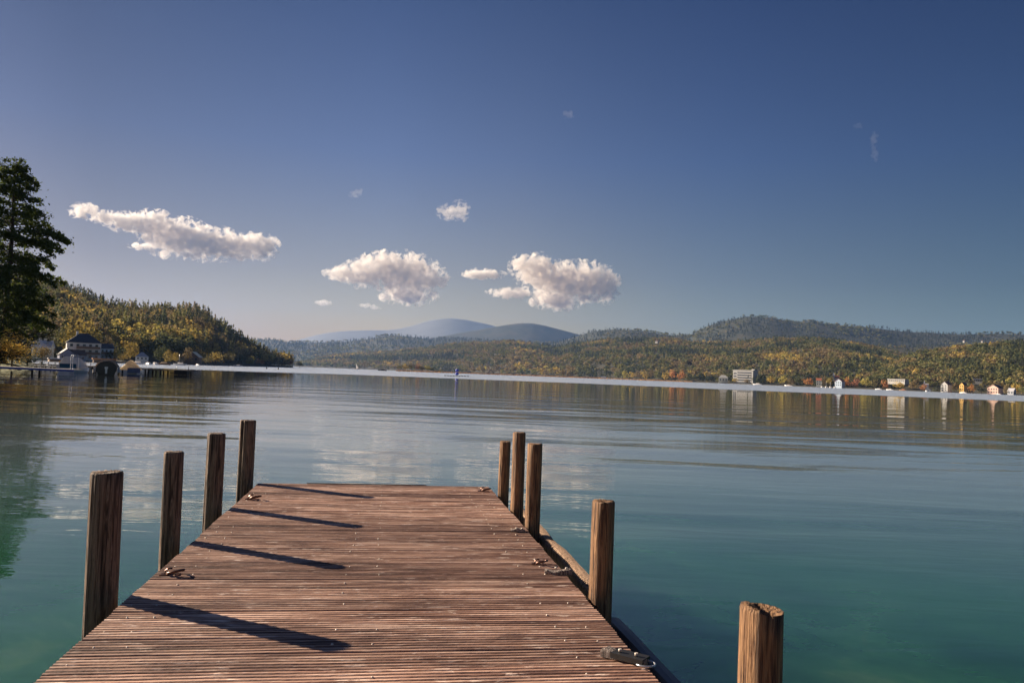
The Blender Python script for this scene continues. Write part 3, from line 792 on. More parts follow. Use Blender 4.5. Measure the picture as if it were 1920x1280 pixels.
tree_px(24, 608, 96, 85, 'broad', 'gold', 'yellow and green autumn bush at the left edge under the tall tree', 'bush', 'bush', n=2600, v=1, bright=2.0)
tree_px(20, 556, 230, 112, 'broad', 'dark', 'large dark bush mass behind the trunk of the tall layered tree', 'bush', 'bush', n=2600, v=2)
tree_px(80, 642, 44, 118, 'broad', 'brown', 'brown-gold bush hiding the pale-roofed house', 'bush', 'bush', n=900, v=2, bright=1.3)
tree_px(0, 645, 110, 83, 'broad', 'dark', 'low dark shrub over the blue jetty at the water edge', 'bush', 'bush', n=1500, v=0)
tree_px(52, 657, 62, 90, 'broad', 'dark', 'small dark shrub at the tip of the left bank', 'bush', 'bush', n=900, v=1)

# ------------------------------------------------------------------ buildings
_win = {}
def house(name, label, px, ybase, D, wpx, wallpx, roofpx, wall, roof, kind='gable_side', depth=None, nx=3, ny=2, turn=0.0, cat='house', group=None,
          balcony=0, chimney=0, over=.5, lintel=False, winm='glass'):
    p = at(px, ybase, D); k = D/FOC; W = wpx*k; H = wallpx*k; Rf = roofpx*k; dp = depth or W*.8
    e = empty(name, p, math.atan2(-p[0], p[1])+turn, label, cat, group)
    mb = MB(); mb.box((0, 0, H/2-1.5), (W, dp, H+3))
    if kind == 'gable_front': mb.prism([(-W/2, H), (W/2, H), (0, H+Rf*.97)], 'y', -dp/2, dp/2)
    elif kind == 'gable_side': mb.prism([(-dp/2, H), (dp/2, H), (0, H+Rf*.97)], 'x', -W/2, W/2)
    wl = mb.build('wall', M[wall], e)
    mb = MB(); o = over*min(1, W/10); t = .25
    if kind == 'gable_front':
        s = Rf/(W/2)
        mb.prism([(-W/2-o, H-o*s+.05), (0, H+Rf+.05), (0, H+Rf+t+.05), (-W/2-o, H-o*s+t+.05)], 'y', -dp/2-o, dp/2+o)
        mb.prism([(W/2+o, H-o*s+.05), (W/2+o, H-o*s+t+.05), (0, H+Rf+t+.05), (0, H+Rf+.05)], 'y', -dp/2-o, dp/2+o)
    elif kind == 'gable_side':
        s = Rf/(dp/2)
        mb.prism([(-dp/2-o, H-o*s+.05), (0, H+Rf+.05), (0, H+Rf+t+.05), (-dp/2-o, H-o*s+t+.05)], 'x', -W/2-o, W/2+o)
        mb.prism([(dp/2+o, H-o*s+.05), (dp/2+o, H-o*s+t+.05), (0, H+Rf+t+.05), (0, H+Rf+.05)], 'x', -W/2-o, W/2+o)
    elif kind == 'hip':
        r = max(0, W/2-dp/2*.85)
        vs = [(-W/2-o, -dp/2-o, H+.02), (W/2+o, -dp/2-o, H+.02), (W/2+o, dp/2+o, H+.02), (-W/2-o, dp/2+o, H+.02), (-r, 0, H+Rf), (r, 0, H+Rf)]
        mb.add(vs, [(0, 1, 5, 4), (1, 2, 5), (2, 3, 4, 5), (3, 0, 4), (3, 2, 1, 0)])
    else: mb.box((0, 0, H+max(Rf, .3)/2+.01), (W+2*o, dp+2*o, max(Rf, .3)))
    rf = mb.build('roof', M[roof], e)
    if chimney:
        for c in range(chimney):
            b = MB(); b.box((W*(-.2+.3*c), dp*.05, H+Rf*.9+.3), (.8, .8, 1.9)); b.build('chimney', M[wall], rf)
    fh = H/max(ny, 1); ww = min(1.3, W/(nx+.5)*.45) if nx else 1
    for j in range(ny):
        for i in range(nx):
            x = (-.5+(i+.5)/nx)*W*.92; z = fh*(j+.52); b = MB()
            b.box((0, 0, 0), (ww, .10, fh*.48)); o_ = b.build('window', M[winm], e); o_.location = (x, -dp/2-.02, z)
            if D < 450:
                b = MB(); b.box((0, -.08, -fh*.26), (ww*1.2, .2, .08)); b.build('sill', M['white'], o_)
    for j in range(1, ny):
        if balcony > 0 and j <= balcony:
            b = MB(); b.box((W*.12, -dp/2-.75, fh*j), (W*.70, 1.5, .16)); b.box((W*.12, -dp/2-1.45, fh*j+.5), (W*.70, .08, .75))
            b.build('balcony', M['wood'], e)
    return e
# left shore village
house('house', 'pale metal roofed house half hidden behind the brown-gold bush', 80, 668, 300, 30, 17, 12, 'cream', 'light_roof', 'gable_side', 9, 3, 2, -.15, chimney=2)
house('villa', 'large white villa with a dark hipped roof above the moored boats', 155, 674, 335, 56, 31, 18, 'white', 'dark_roof', 'hip', 11, 5, 3, .05, 'villa', balcony=2, over=.5, chimney=1)
house('house', 'small grey gabled house in front of the large white villa', 124, 674, 315, 26, 9, 11, 'slate_cover', 'dark_roof', 'gable_front', 9, 3, 1, .1)
house('house', 'long dark roofed annex beside the small grey gabled house', 143, 675, 322, 24, 9, 9, 'grey', 'brown_roof', 'gable_side', 8, 3, 1, .2)
house('house', 'pale house with balconies to the right of the large white villa', 192, 674, 345, 30, 21, 8, 'paleblue', 'dark_roof', 'gable_side', 9, 4, 2, .15, balcony=1)
house('pavilion', 'white pointed pavilion on the left shore between the boats and the cottage', 266, 675, 375, 22, 6, 9, 'white', 'light_roof', 'hip', 5.5, 3, 1, 0, 'pavilion')
house('cottage', 'dark cottage with a yellow-edged gable by the left shore', 363, 677, 490, 24, 8, 9, 'brown_roof', 'cream', 'gable_front', 7, 3, 1, -.3, 'cottage')
house('boathouse', 'low brown boathouse with pale flat roof behind the pale jetties', 107, 676, 262, 28, 3, 1.6, 'wood', 'light_roof', 'flat', 5, 0, 0, .1, 'boathouse')
house('boathouse', 'low orange-roofed boathouse between the black boat and the shore', 196, 677, 300, 38, 3, 2, 'wood', 'orange_plank', 'flat', 5, 0, 0, .05, 'boathouse')
# right shore
dR = lambda x: float(ip(x, SH_R))
house('hotel', 'big white hotel block with dark balcony bands on the far right shore', 1397, 720, 1345, 41, 25, 1.2, 'far_white', 'far_white', 'flat', 16, 0, 0, -.5, 'hotel', over=.6)
E_ = bpy.data.objects['hotel']; k = 1345/FOC
for j in range(5):
    b = MB(); b.box((2.5, -8.35, (3+j*4.6)*k), (28*k, .4, 1.7*k)); b.build('window_band', M['glass'], E_)
for x_ in (-18, -14.5):
    for j in range(4):
        b = MB(); b.box((x_*k, -8.1, (4+j*5.2)*k), (1.8*k, .4, 2.8*k)); b.build('window', M['glass'], E_)
b = MB(); b.box((17*k, 0, 26.5*k), (6*k, 5, 3.5*k)); b.build('roof_hut', M['far_white'], E_)
house('hall', 'low pale hall with rounded roof left of the white hotel block', 1356, 716, 1360, 17, 8, 5, 'cream', 'far_white', 'hip', 10, 3, 1, 0, 'hall')
house('long_building', 'long low white building above the trees at the right shore', 1684, 716, 1040, 34, 4, 1.5, 'far_white', 'far_white', 'flat', 9, 8, 1, -.55, 'building')
house('house', 'pale blue house with red roof by the water below the church', 1575, 724, 1088, 13, 9, 5, 'paleblue', 'red_roof', 'gable_front', 9, 3, 2, -.5)
house('villa', 'white gabled villa right of the small white spire', 1774, 733, 925, 13, 12, 6, 'far_white', 'brown_roof', 'gable_front', 9, 2, 3, -.5, 'villa')
house('villa', 'yellow villa with twin gables on the right shore', 1806, 737, 905, 8, 15, 5, 'yellow', 'brown_roof', 'gable_front', 9, 2, 3, -.4, 'villa')
house('house', 'low yellow wing of the lakeside beside the twin-gabled yellow villa', 1818, 737, 905, 12, 7, 3, 'yellow', 'brown_roof', 'gable_side', 8, 3, 1, 0)
house('house', 'white flat-roofed house on the slope above the yellow villa', 1833, 716, 1010, 15, 5, 1, 'far_white', 'light_roof', 'flat', 9, 4, 1, 0)
house('villa', 'pink villa with steep gables near the right edge', 1866, 738, 865, 20, 11, 6, 'pink', 'brown_roof', 'gable_front', 10, 4, 2, -.5, 'villa')
house('hut', 'grey stone-coloured hut farthest right on the shore', 1897, 739, 845, 11, 6, 5, 'grey', 'light_roof', 'gable_side', 5, 2, 1, -.5, 'hut')
house('boathouse', 'little white boathouse at the water right of the small white spire', 1740, 735, 915, 9, 4, 3, 'far_white', 'light_roof', 'gable_front', 6, 1, 1, 0, 'boathouse')
house('boathouse', 'pinkish boathouse at the end of the reed belt left of the yellow grove', 1131, 713, 1760, 9, 4, 3, 'pink', 'light_roof', 'gable_side', 8, 2, 1, 0, 'boathouse')
house('house', 'tiny white house on the wooded slope above the pinkish boathouse', 1125, 694, 2150, 5, 4, 2, 'far_white', 'light_roof', 'gable_front', 8, 1, 1, 0)
house('house', 'orange-brown house between orange trees left of the church', 1535, 722, 1110, 9, 9, 4, 'cream', 'red_roof', 'gable_side', 8, 2, 2, 0)
for (px, yb, D, wd, lab) in [(1436, 684, 2150, 9, 'small pale hillside house, leftmost of the cluster above the white hotel block'),
                             (1447, 686, 2100, 8, 'small cream hillside house second from left above the white hotel block'),
                             (1474, 685, 2120, 9, 'small white hillside house in the middle of the slope cluster'),
                             (1487, 685, 2130, 6, 'small pink hillside house at the right of the slope cluster'),
                             (1500, 694, 1950, 9, 'small low hillside house under the slope cluster'),
                             (1232, 642, 2750, 7, 'tiny white farmhouse near the top of the middle hill'),
                             (1808, 641, 3300, 4, 'tiny white farmhouse on the hazy ridge at right'),
                             (1842, 642, 3250, 4, 'tiny pale farmhouse on the hazy ridge, right of the tiny white one')]:
    house('house', lab, px, yb, D, wd*.8, 2.4, 1.4, 'pink' if 'pink' in lab else 'far_white' if 'white' in lab else 'cream', 'brown_roof', 'gable_side', 9, 3, 1, -.6, group='small houses on the far slopes')
def church(px, yb, D, label, body, spire_px, wpx):
    p = at(px, yb, D); k = D/FOC; e = empty('church', p, math.atan2(-p[0], p[1]), label, 'church')
    h = spire_px*k; w_ = wpx*k
    b = MB(); b.box((0, 0, h*.28-1), (w_*.42, w_*.42, h*.56+2)); b.build('tower', M['far_white'], e)
    r = w_*.26; b = MB(); vs = [(-r, -r, h*.56), (r, -r, h*.56), (r, r, h*.56), (-r, r, h*.56), (0, 0, h)]
    b.add(vs, [(0, 1, 4), (1, 2, 4), (2, 3, 4), (3, 0, 4), (3, 2, 1, 0)]); b.build('spire', M['light_roof'], e)
    b = MB(); b.box((w_*.7, 2, h*.15-1), (w_, w_*.8, h*.30+2)); b.build('nave', M['far_white'], e)
    W2 = w_*1.06; b = MB(); b.prism([(2-w_*.45, h*.30), (2+w_*.45, h*.30), (2, h*.52)], 'x', w_*.7-W2/2, w_*.7+W2/2); b.build('nave_roof', M[body], e)
    b = MB(); b.box((0, -w_*.22, h*.45), (w_*.14, .2, h*.08)); b.build('window', M['glass'], e)
church(1563, 712, 1150, 'white church with a slim spire and red nave roof on the far right shore', 'red_roof', 15, 8)
church(1733, 726, 960, 'small white chapel with pointed spire between the church and the yellow villa', 'light_roof', 14, 6)

# ------------------------------------------------------------------ jetties on the left
def slab(mb, pxa, pxb, Da, Db, z, wd, th):
    a = shore_pt(pxa, Da, z); b = shore_pt(pxb, Db, z); d = (b-a).normalized(); n = Vector((-d.y, d.x, 0))*wd/2
    q = [a-n, b-n, b+n, a+n]; vs = [v-Vector((0, 0, th)) for v in q]+q
    mb.add(vs, [(3, 2, 1, 0), (4, 5, 6, 7), (0, 1, 5, 4), (1, 2, 6, 5), (2, 3, 7, 6), (3, 0, 4, 7)]); return a, b, d
def jetty(label, pxa, pxb, Da, Db, z, wd, m, npile, m2='dark_wood', fascia=None):
    a0 = shore_pt(pxa, Da, 0); e = empty('jetty', a0, 0, label, 'jetty')
    mb = MB(); a, b, d = slab(mb, pxa, pxb, Da, Db, z, wd, .10)
    o = mb.build('planks', M[m], e); o.location = -a0
    if fascia:
        mb = MB(); n = Vector((-d.y, d.x, 0)); s = -1 if n.y > 0 else 1
        q0, q1 = a+n*s*(wd/2+.03), b+n*s*(wd/2+.03)
        vs = [q0-Vector((0, 0, .20)), q1-Vector((0, 0, .20)), q1+Vector((0, 0, -.012)), q0+Vector((0, 0, -.012))]
        vs += [v+n*s*.05 for v in vs]
        mb.add(vs, [(0, 1, 2, 3), (7, 6, 5, 4), (4, 5, 1, 0), (5, 6, 2, 1), (6, 7, 3, 2), (7, 4, 0, 3)])
        o = mb.build('side_board', M[fascia], e); o.location = -a0
    for i in range(npile):
        c = a+(b-a)*((i+.5)/npile); n = Vector((-d.y, d.x, 0))*wd*.35
        mb = MB(); mb.tube([c-n-Vector((0, 0, .11)), c-n-Vector((0, 0, z+1.2))], .09, 8)
        o = mb.build('pile', M[m2], e); o.location = -a0
        if wd > 1:
            mb = MB(); mb.tube([c+n-Vector((0, 0, .11)), c+n-Vector((0, 0, z+1.2))], .09, 8); o = mb.build('pile', M[m2], e); o.location = -a0
    return e
jetty('long jetty with a blue painted side reaching in from the left edge', -160, 150, 70, 66, .56, 1.1, 'pale_plank', 2, 'dark_wood', 'blue_paint')
jetty('pale plank jetty nearest behind the blue-sided jetty', 40, 118, 104, 100, .40, 1.6, 'pale_plank', 3)
jetty('wide pale floating jetty in the middle distance behind the white boat', 60, 182, 128, 124, .42, 2.2, 'pale_plank', 4)
jetty('farthest pale jetty near the low brown boathouse', 72, 178, 178, 172, .5, 2.6, 'pale_plank', 4)
jetty('dark pier running right from the boats on close-set piles', 165, 362, 97, 95, .52, 1.3, 'dark_wood', 14)
def pole(px, D, z0, z1, r, m, name, label, cat='pole', group=None):
    p = shore_pt(px, D, z0); mb = MB(); mb.tube([(0, 0, 0), (0, 0, z1-z0)], [r, r*.8], 8); mb.tube([(0, 0, z1-z0), (0, 0, z1-z0+.03)], r*1.4, 8)
    o = mb.build(name, M[m], None); o.location = p; return tag(o, label, cat, group)
pole(332, 95, .5, .95, .035, 'steel', 'mooring_pole', 'thin pole standing on the dark pier beside the yellow box')
pole(354, 95, .5, .98, .035, 'dark', 'mooring_pole', 'thin dark pole at the right end of the dark pier')
p = shore_pt(329, 94, -.1); e = empty('float_box', p, 0, 'yellow box float hanging at the side of the dark pier', 'float')
MB().box((0, -.45, .30), (.55, .4, .56)).build('box', M['yellow_paint'], e); MB().box((0, -.66, .3), (.6, .04, .05)).build('strap', M['dark'], e)
p = shore_pt(346, 94, 0); e = empty('landing_stage', p, 0, 'black landing stage at the right end of the dark pier', 'jetty')
MB().box((0, -.6, .28), (1.5, .8, .5)).build('float', M['dark'], e); MB().box((0, -.6, .56), (1.6, .9, .05)).build('planks', M['pale_plank'], e)
p = shore_pt(141, 66.5, 0); e = empty('bathing_ladder', p, 0, 'tall steel bathing ladder at the end of the blue-sided jetty', 'ladder')
for x_ in (-.34, -.13, .05, .30):
    b = MB(); b.tube([(x_, -.4 if abs(x_) < .2 else .0, -.5), (x_, -.4 if abs(x_) < .2 else 0, 1.68), (x_+.02, -.1, 1.74)], .022, 6); b.build('rail', M['steel'], e)
for z in (.0, .28, .56):
    b = MB(); b.tube([(-.13, -.4, z), (.05, -.4, z)], .018, 6); b.build('rung', M['steel'], e)
b = MB(); b.tube([(-.34, 0, 1.7), (.30, 0, 1.7)], .018, 6); b.build('handrail', M['steel'], e)
# small orange and blue posts on the wide jetty
pole(113, 110, .1, 1.05, .12, 'orange_plank', 'marker_post', 'short orange post on the pale jetties left of the white boat', 'post')
pole(118.5, 111, .1, .95, .10, 'blue', 'marker_post', 'short light-blue post beside the orange one left of the white boat', 'post')

# ------------------------------------------------------------------ boats
def hull_rings(L, W, H, n=12, stern=.85, drop=.35):
    R_ = []
    for k in range(n):
        t = k/(n-1); w_ = W/2*(stern+(1-stern)*min(1, t*3))*(1-max(0, (t-.45)/.55)**2.2*.97); y = (t-.5)*L; s = .10*t*t*L/5
        zb = -drop*(1-max(0, (t-.7)/.3)**2*.9)
        R_.append([Vector(q) for q in [(0, y, zb), (w_*.75, y, zb*.55), (w_*.97, y, H*.45), (w_, y, H+s), (w_*.93, y, H+s+.02), (-w_*.93, y, H+s+.02), (-w_, y, H+s), (-w_*.97, y, H*.45), (-w_*.75, y, zb*.55)]])
    return R_
def covered_boat(px, D, L, W, H, hull, cover, shape, rz, label, seed=1, group='covered boats moored at the left jetties'):
    rng = random.Random(seed); p = shore_pt(px, D, 0); e = empty('covered_boat', p, math.atan2(-p[0], p[1])+rz, label, 'boat', group)
    MB().loft(hull_rings(L, W, H), True, True).build('hull', M[hull], e)
    rs = []; n = 16
    for k in range(n):
        t = k/(n-1); y = (-.49+.93*t)*L; f = 1-max(0, (t-.45)/.55)**2*.9; g = math.sin(min(1, t*2.6+(.42 if shape[0] == 'peak' else .8))*math.pi/2)*(1-.62*max(0, (t-.35)/.65))
        sag = 1-.10*abs(math.sin(t*9.4+seed)); hh = shape[1]*g*sag; w_ = W/2*f*1.02
        r = []
        for j in range(13):
            u = -1+2*j/12
            if shape[0] == 'peak': z = hh*(1-abs(u)**1.25)
            elif shape[0] == 'arch': z = hh*math.cos(abs(u)**1.6*math.pi/2)**.55 if abs(u) < 1 else 0
            else: z = hh*min(1, (1-abs(u))*1.9)
            xw = u*w_*(1-.12*(z/max(hh, .01)))
            r.append(Vector((xw, y, H+.03+.06*t+z+rng.uniform(-.008, .008)*(0 < j < 12))))
        r += [Vector((w_*.95, y, H-.04)), Vector((-w_*.95, y, H-.04))]
        rs.append(r)
    cv = MB().loft(rs, True, True).build('cover', M[cover], e)
    return e, cv
e, cv = covered_boat(145, 84, 3.6, 2.2, .42, 'hull_white', 'canvas_white', ('box', 1.2), -.55, 'white-covered motorboat with a teal band, behind the bathing ladder', 2)
MB().box((.16, -1.80, .68), (1.75, .06, .42)).build('teal_band', M['teal'], e)
b = MB(); b.tube([(-.85, -1.3, .5), (-.8, -1.1, 1.86), (.7, -1.1, 1.86), (.75, -1.3, .5)], .025, 6); b.build('canopy_frame', M['steel'], e)
e, cv = covered_boat(204, 77, 6.0, 1.9, .80, 'hull_black', 'canvas', ('arch', .62), -.05, 'black-hulled boat with an arched beige canopy, middle of the three moored boats', 3)
b = MB(); b.loft([[Vector((r_*math.cos(q)*.92, -3.02-.03*i, .62+r_*math.sin(q)*.72)) for q in [a*math.pi/10 for a in range(20)]] for i, r_ in enumerate((.96, .93))], True, True); b.build('transom', M['hull_black'], e)
b = MB(); b.box((0, -3.2, .42), (.16, .2, .5)); b.box((0, -3.22, .70), (.26, .28, .2)); b.build('outboard', M['steel'], e)
for s in (-1, 1):
    b = MB(); b.tube([(s*1.0, -2.4, .75), (s*1.02, -2.4, .25)], .09, 8); b.build('fender', M['canvas_white'], e)
e, cv = covered_boat(249, 90, 4.8, 2.1, .40, 'hull_white', 'canvas_cream', ('peak', 1.15), -.15, 'boat under a peaked cream cover, rightmost of the three moored boats', 5)
MB().box((.55, -2.55, .38), (1.25, .35, .55)).build('stern_cover', M['slate_cover'], e)
for s in (-.7, -.35):
    b = MB(); b.tube([(s-.25, -2.45, .42), (s-.25, -2.45, .02)], .08, 8); b.build('fender', M['dark'], e)

def small_boat(px, D, L, label, hull='hull_white', cover='canvas_white', mast=0, rz=1.2, group='small boats moored along the shores', name='small_boat', sail=False):
    p = shore_pt(px, D, 0); e = empty(name, p, math.atan2(-p[0], p[1])+rz, label, 'boat', group)
    MB().loft(hull_rings(L, L*.34, L*.10, 8), True, True).build('hull', M[hull], e)
    MB().box((0, -.05*L, L*.10+L*.05), (L*.26, L*.42, L*.11), 0, .7).build('cover', M[cover], e)
    if mast:
        MB().tube([(0, .05*L, L*.1), (0, .05*L, mast)], L*.012, 6).build('mast', M['steel'], e)
        if sail:
            MB().add([(0, .04*L, L*.25), (0, -.42*L, L*.25), (0, .04*L, mast*.96), (.04, .04*L, L*.25), (.04, -.42*L, L*.25), (.04, .04*L, mast*.96)],
                     [(0, 1, 2), (5, 4, 3), (0, 3, 4, 1), (1, 4, 5, 2), (2, 5, 3, 0)]).build('sail', M['canvas_white'], e)
    return e
small_boat(257, 318, 5.5, 'white boat moored directly below the white pointed pavilion')
small_boat(278, 322, 4.5, 'little white boat just right of the white pointed pavilion', rz=.4)
small_boat(291, 330, 5, 'white boat midway between the white pointed pavilion and the tall mast', rz=.2)
small_boat(306, 338, 6, 'cream-covered boat with brown side left of the tall mast', 'wood', 'canvas_cream')
small_boat(337, 372, 6, 'sailing boat with a tall bare mast on the left shore', mast=5.2, name='sailing_boat')
small_boat(371, 420, 4, 'small boat in front of the dark cottage', rz=.5)
small_boat(446, 560, 6, 'small pale boat below the golden trees at the foot of the left hillside')
small_boat(668, 1500, 9, 'tiny white sailing boat alone out on the lake', mast=11, rz=1.4, name='sailing_boat', sail=True)
small_boat(717, 1100, 12, 'tiny dark motorboat out on the lake left of the island', 'hull_black', 'dark', rz=1.5)
small_boat(1420, 1215, 13, 'white motor yacht by the trees right of the white hotel block', rz=1.3)
small_boat(1478, 1150, 11, 'white boat with brown cover off the yellow trees', 'hull_white', 'canvas')
for i_, (px, lab) in enumerate([(1541, 'leftmost sailing boat of the marina row below the church'), (1549, 'second sailing boat from the left in the marina row below the church'),
                                (1557, 'third sailing boat from the left in the marina row below the church'), (1565, 'rightmost sailing boat of the marina row below the church')]):
    small_boat(px, 1060+i_*4, 8, lab, mast=8+i_ % 2, rz=.2, name='sailing_boat')
small_boat(1647, 975, 8, 'small white boat left of the pale-roofed long building shore'); small_boat(1668, 955, 8, 'small white boat below the long low white building')
small_boat(1693, 935, 9, 'red-brown boat under the yellow-green trees', 'wood', 'red_roof'); small_boat(1737, 885, 7, 'white boat in front of the little white boathouse', rz=.3)
small_boat(1806, 850, 7, 'white boat in front of the yellow villa'); small_boat(1873, 815, 4, 'tiny white boat in front of the pink villa')

# blue marker on a float, buoys
p = shore_pt(857, 318, 0); e = empty('water_marker', p, 0, 'blue twin-drum marker on a low dark float out on the lake', 'marker')
mb = MB()
for k in range(9):
    mb.box((-4.6+k*1.12, .1*math.sin(k*2), .08), (.85, .9, .32))
mb.build('float', M['dark'], e)
for z in (1.0, 2.35): MB().loft([[Vector((r_*math.cos(q), r_*math.sin(q), z+h_)) for q in [a*math.pi/6 for a in range(12)]] for r_, h_ in ((.32, -.55), (.62, -.35), (.66, 0), (.62, .35), (.32, .55))], True, True).build('drum', M['blue'], e)
MB().tube([(0, 0, .2), (0, 0, 3.2)], .07, 6).build('staff', M['steel'], e)
for px, D in ((500, 332), (522, 338)):
    p = shore_pt(px, D, 0); mb = MB(); mb.tube([(0, 0, -.2), (0, 0, .1), (0, 0, .45), (0, 0, .75)], [.2, .34, .26, .08], 10); o = mb.build('buoy', M['dark'], None)
    o.location = p; tag(o, 'small dark %s buoy off the tip of the left hillside' % ('left' if px == 500 else 'right'), 'buoy', 'pair of buoys')

# ------------------------------------------------------------------ island and reeds
isl = shore_pt(790, 1330, 0)
V = []; F = []
for j in range(7):
    for i in range(40):
        a = i/40*2*math.pi; r_ = 1-j/6; V.append((isl.x+(42*r_)*math.cos(a)*(1+.1*math.sin(3*a)), isl.y+30*r_*math.sin(a), -.6+1.7*(1-r_**2)))
for j in range(6):
    for i in range(40): F.append((j*40+i, j*40+(i+1) % 40, (j+1)*40+(i+1) % 40, (j+1)*40+i))
tag(link('island', npmesh('island', V, F, True), M['grass']), kind='structure')
il = [(750, 681, 13, 'olive', 'olive tree at the left end of the island'), (760, 679, 14, 'gold', 'golden tree second from left on the island'), (771, 679, 15, 'olive', 'green-brown tree third from left on the island'),
      (781, 680, 13, 'orange', 'orange tree in the middle of the island'), (791, 681, 14, 'brown', 'brown tree right of the island\'s orange tree'), (802, 684, 13, 'gold', 'yellowish tree right of the middle of the island'),
      (813, 688, 13, 'green', 'low green tree second from right on the island'), (825, 691, 12, 'olive', 'lowest olive tree at the right end of the island')]
for i_, (px, yt, wp, pal, lab) in enumerate(il): tree_px(px, yt, wp*1.35, 1330, 'broad', pal, lab, group='trees on the island', v=i_, z0=.9, n=260)
def reeds(name, segs, hgt, seed, lab):
    rng = np.random.RandomState(seed); P_ = []
    for (xa, xb, Da, Db, n) in segs:
        t = rng.rand(n); px = xa+(xb-xa)*t; D = Da+(Db-Da)*t+rng.rand(n)*14
        P_.append(np.stack([(px-960)/math.cos(ROLL)/FOC*D, D, 0*D-.2], -1))
    P_ = np.concatenate(P_); n = len(P_); a = rng.rand(n)*3.14; w_ = .25+.3*rng.rand(n); h = hgt*(.6+.6*rng.rand(n)); ln = rng.normal(size=(n, 2))*.25
    dx = np.stack([np.cos(a)*w_, np.sin(a)*w_, 0*a], -1); up = np.stack([ln[:, 0], ln[:, 1], h], -1)
    V = np.stack([P_-dx, P_+dx, P_+dx*.5+up, P_-dx*.5+up], 1).reshape(-1, 3)
    tag(link(name, npmesh(name, V, np.arange(len(V)).reshape(-1, 4)), M['reed']), lab, 'reeds', kind='stuff')
reeds('reed_belt', [(745, 835, 1280, 1290, 700), (835, 1130, 1560, 1600, 3500), (1130, 1300, 1600, 1440, 900)], 2.2, 3, 'golden reeds fringing the island and the far shore')

# ------------------------------------------------------------------ single trees along the shores
TL = [(182, 660, 20, 338, 'broad', 'dark', 'dark round shrub in front of the house with balconies'), (100, 655, 22, 306, 'broad', 'dark', 'dark shrub left of the small grey gabled house'), (208, 655, 22, 340, 'broad', 'green', 'green tree at the right end of the house with balconies'),
      (140, 580, 62, 352, 'broad', 'gold', 'big yellow tree above the dark-roofed white villa'), (172, 602, 44, 348, 'broad', 'gold', 'round golden tree right behind the white villa roof'),
      (118, 600, 40, 356, 'broad', 'olive', 'olive tree left of the big yellow tree above the villa'), (196, 622, 34, 352, 'broad', 'brown', 'brown tree behind the house with balconies'),
      (216, 634, 36, 362, 'broad', 'olive', 'olive round tree right of the house with balconies'), (232, 662, 24, 352, 'broad', 'gold', 'low yellow-green bush left of the white pointed pavilion'),
      (244, 636, 34, 385, 'broad', 'gold', 'golden tree behind the white pointed pavilion'), (300, 640, 30, 410, 'broad', 'green', 'dark green tree right of the white pointed pavilion'),
      (316, 655, 17, 400, 'tall', 'gold', 'slim golden tree left of the tall bare mast'), (331, 658, 18, 430, 'broad', 'gold', 'small yellow tree behind the tall bare mast'),
      (350, 645, 22, 470, 'broad', 'brown', 'brown tree left of the dark cottage'), (372, 650, 26, 530, 'broad', 'gold', 'golden tree rising over the dark cottage'), (388, 662, 24, 480, 'broad', 'olive', 'silvery olive bush right of the dark cottage'),
      (404, 655, 32, 520, 'broad', 'gold', 'broad golden tree at the shore right of the cottage'), (428, 657, 30, 560, 'broad', 'olive', 'olive tree at the shore beyond the broad golden one'),
      (452, 662, 22, 620, 'broad', 'green', 'green tree at the foot of the left hillside'), (468, 664, 20, 650, 'broad', 'gold', 'yellowish tree at the foot of the left hillside near its tip'),
      (484, 671, 12, 690, 'broad', 'orange', 'left one of two small orange trees near the hillside tip'), (493, 673, 11, 700, 'broad', 'orange', 'right one of two small orange trees near the hillside tip'),
      (506, 674, 18, 720, 'broad', 'dark', 'dark tree right of the two small orange trees'), (528, 666, 20, 880, 'fir', 'dark', 'dark pointed fir at the very tip of the left hillside'),
      (545, 671, 17, 940, 'broad', 'red', 'reddish tree on the low point beyond the hillside'), (562, 674, 15, 950, 'broad', 'green', 'green tree at the outer end of the low point')]
for i_, (px, yt, wp, D, kd, pal, lab) in enumerate(TL):
    tree_px(px, yt, wp*1.15, D, kd, pal, lab, {'fir': 'fir_tree'}.get(kd, 'broadleaf_tree'), group='single trees on the left shore', v=i_, z0=.7, n=700 if D < 450 else 380)
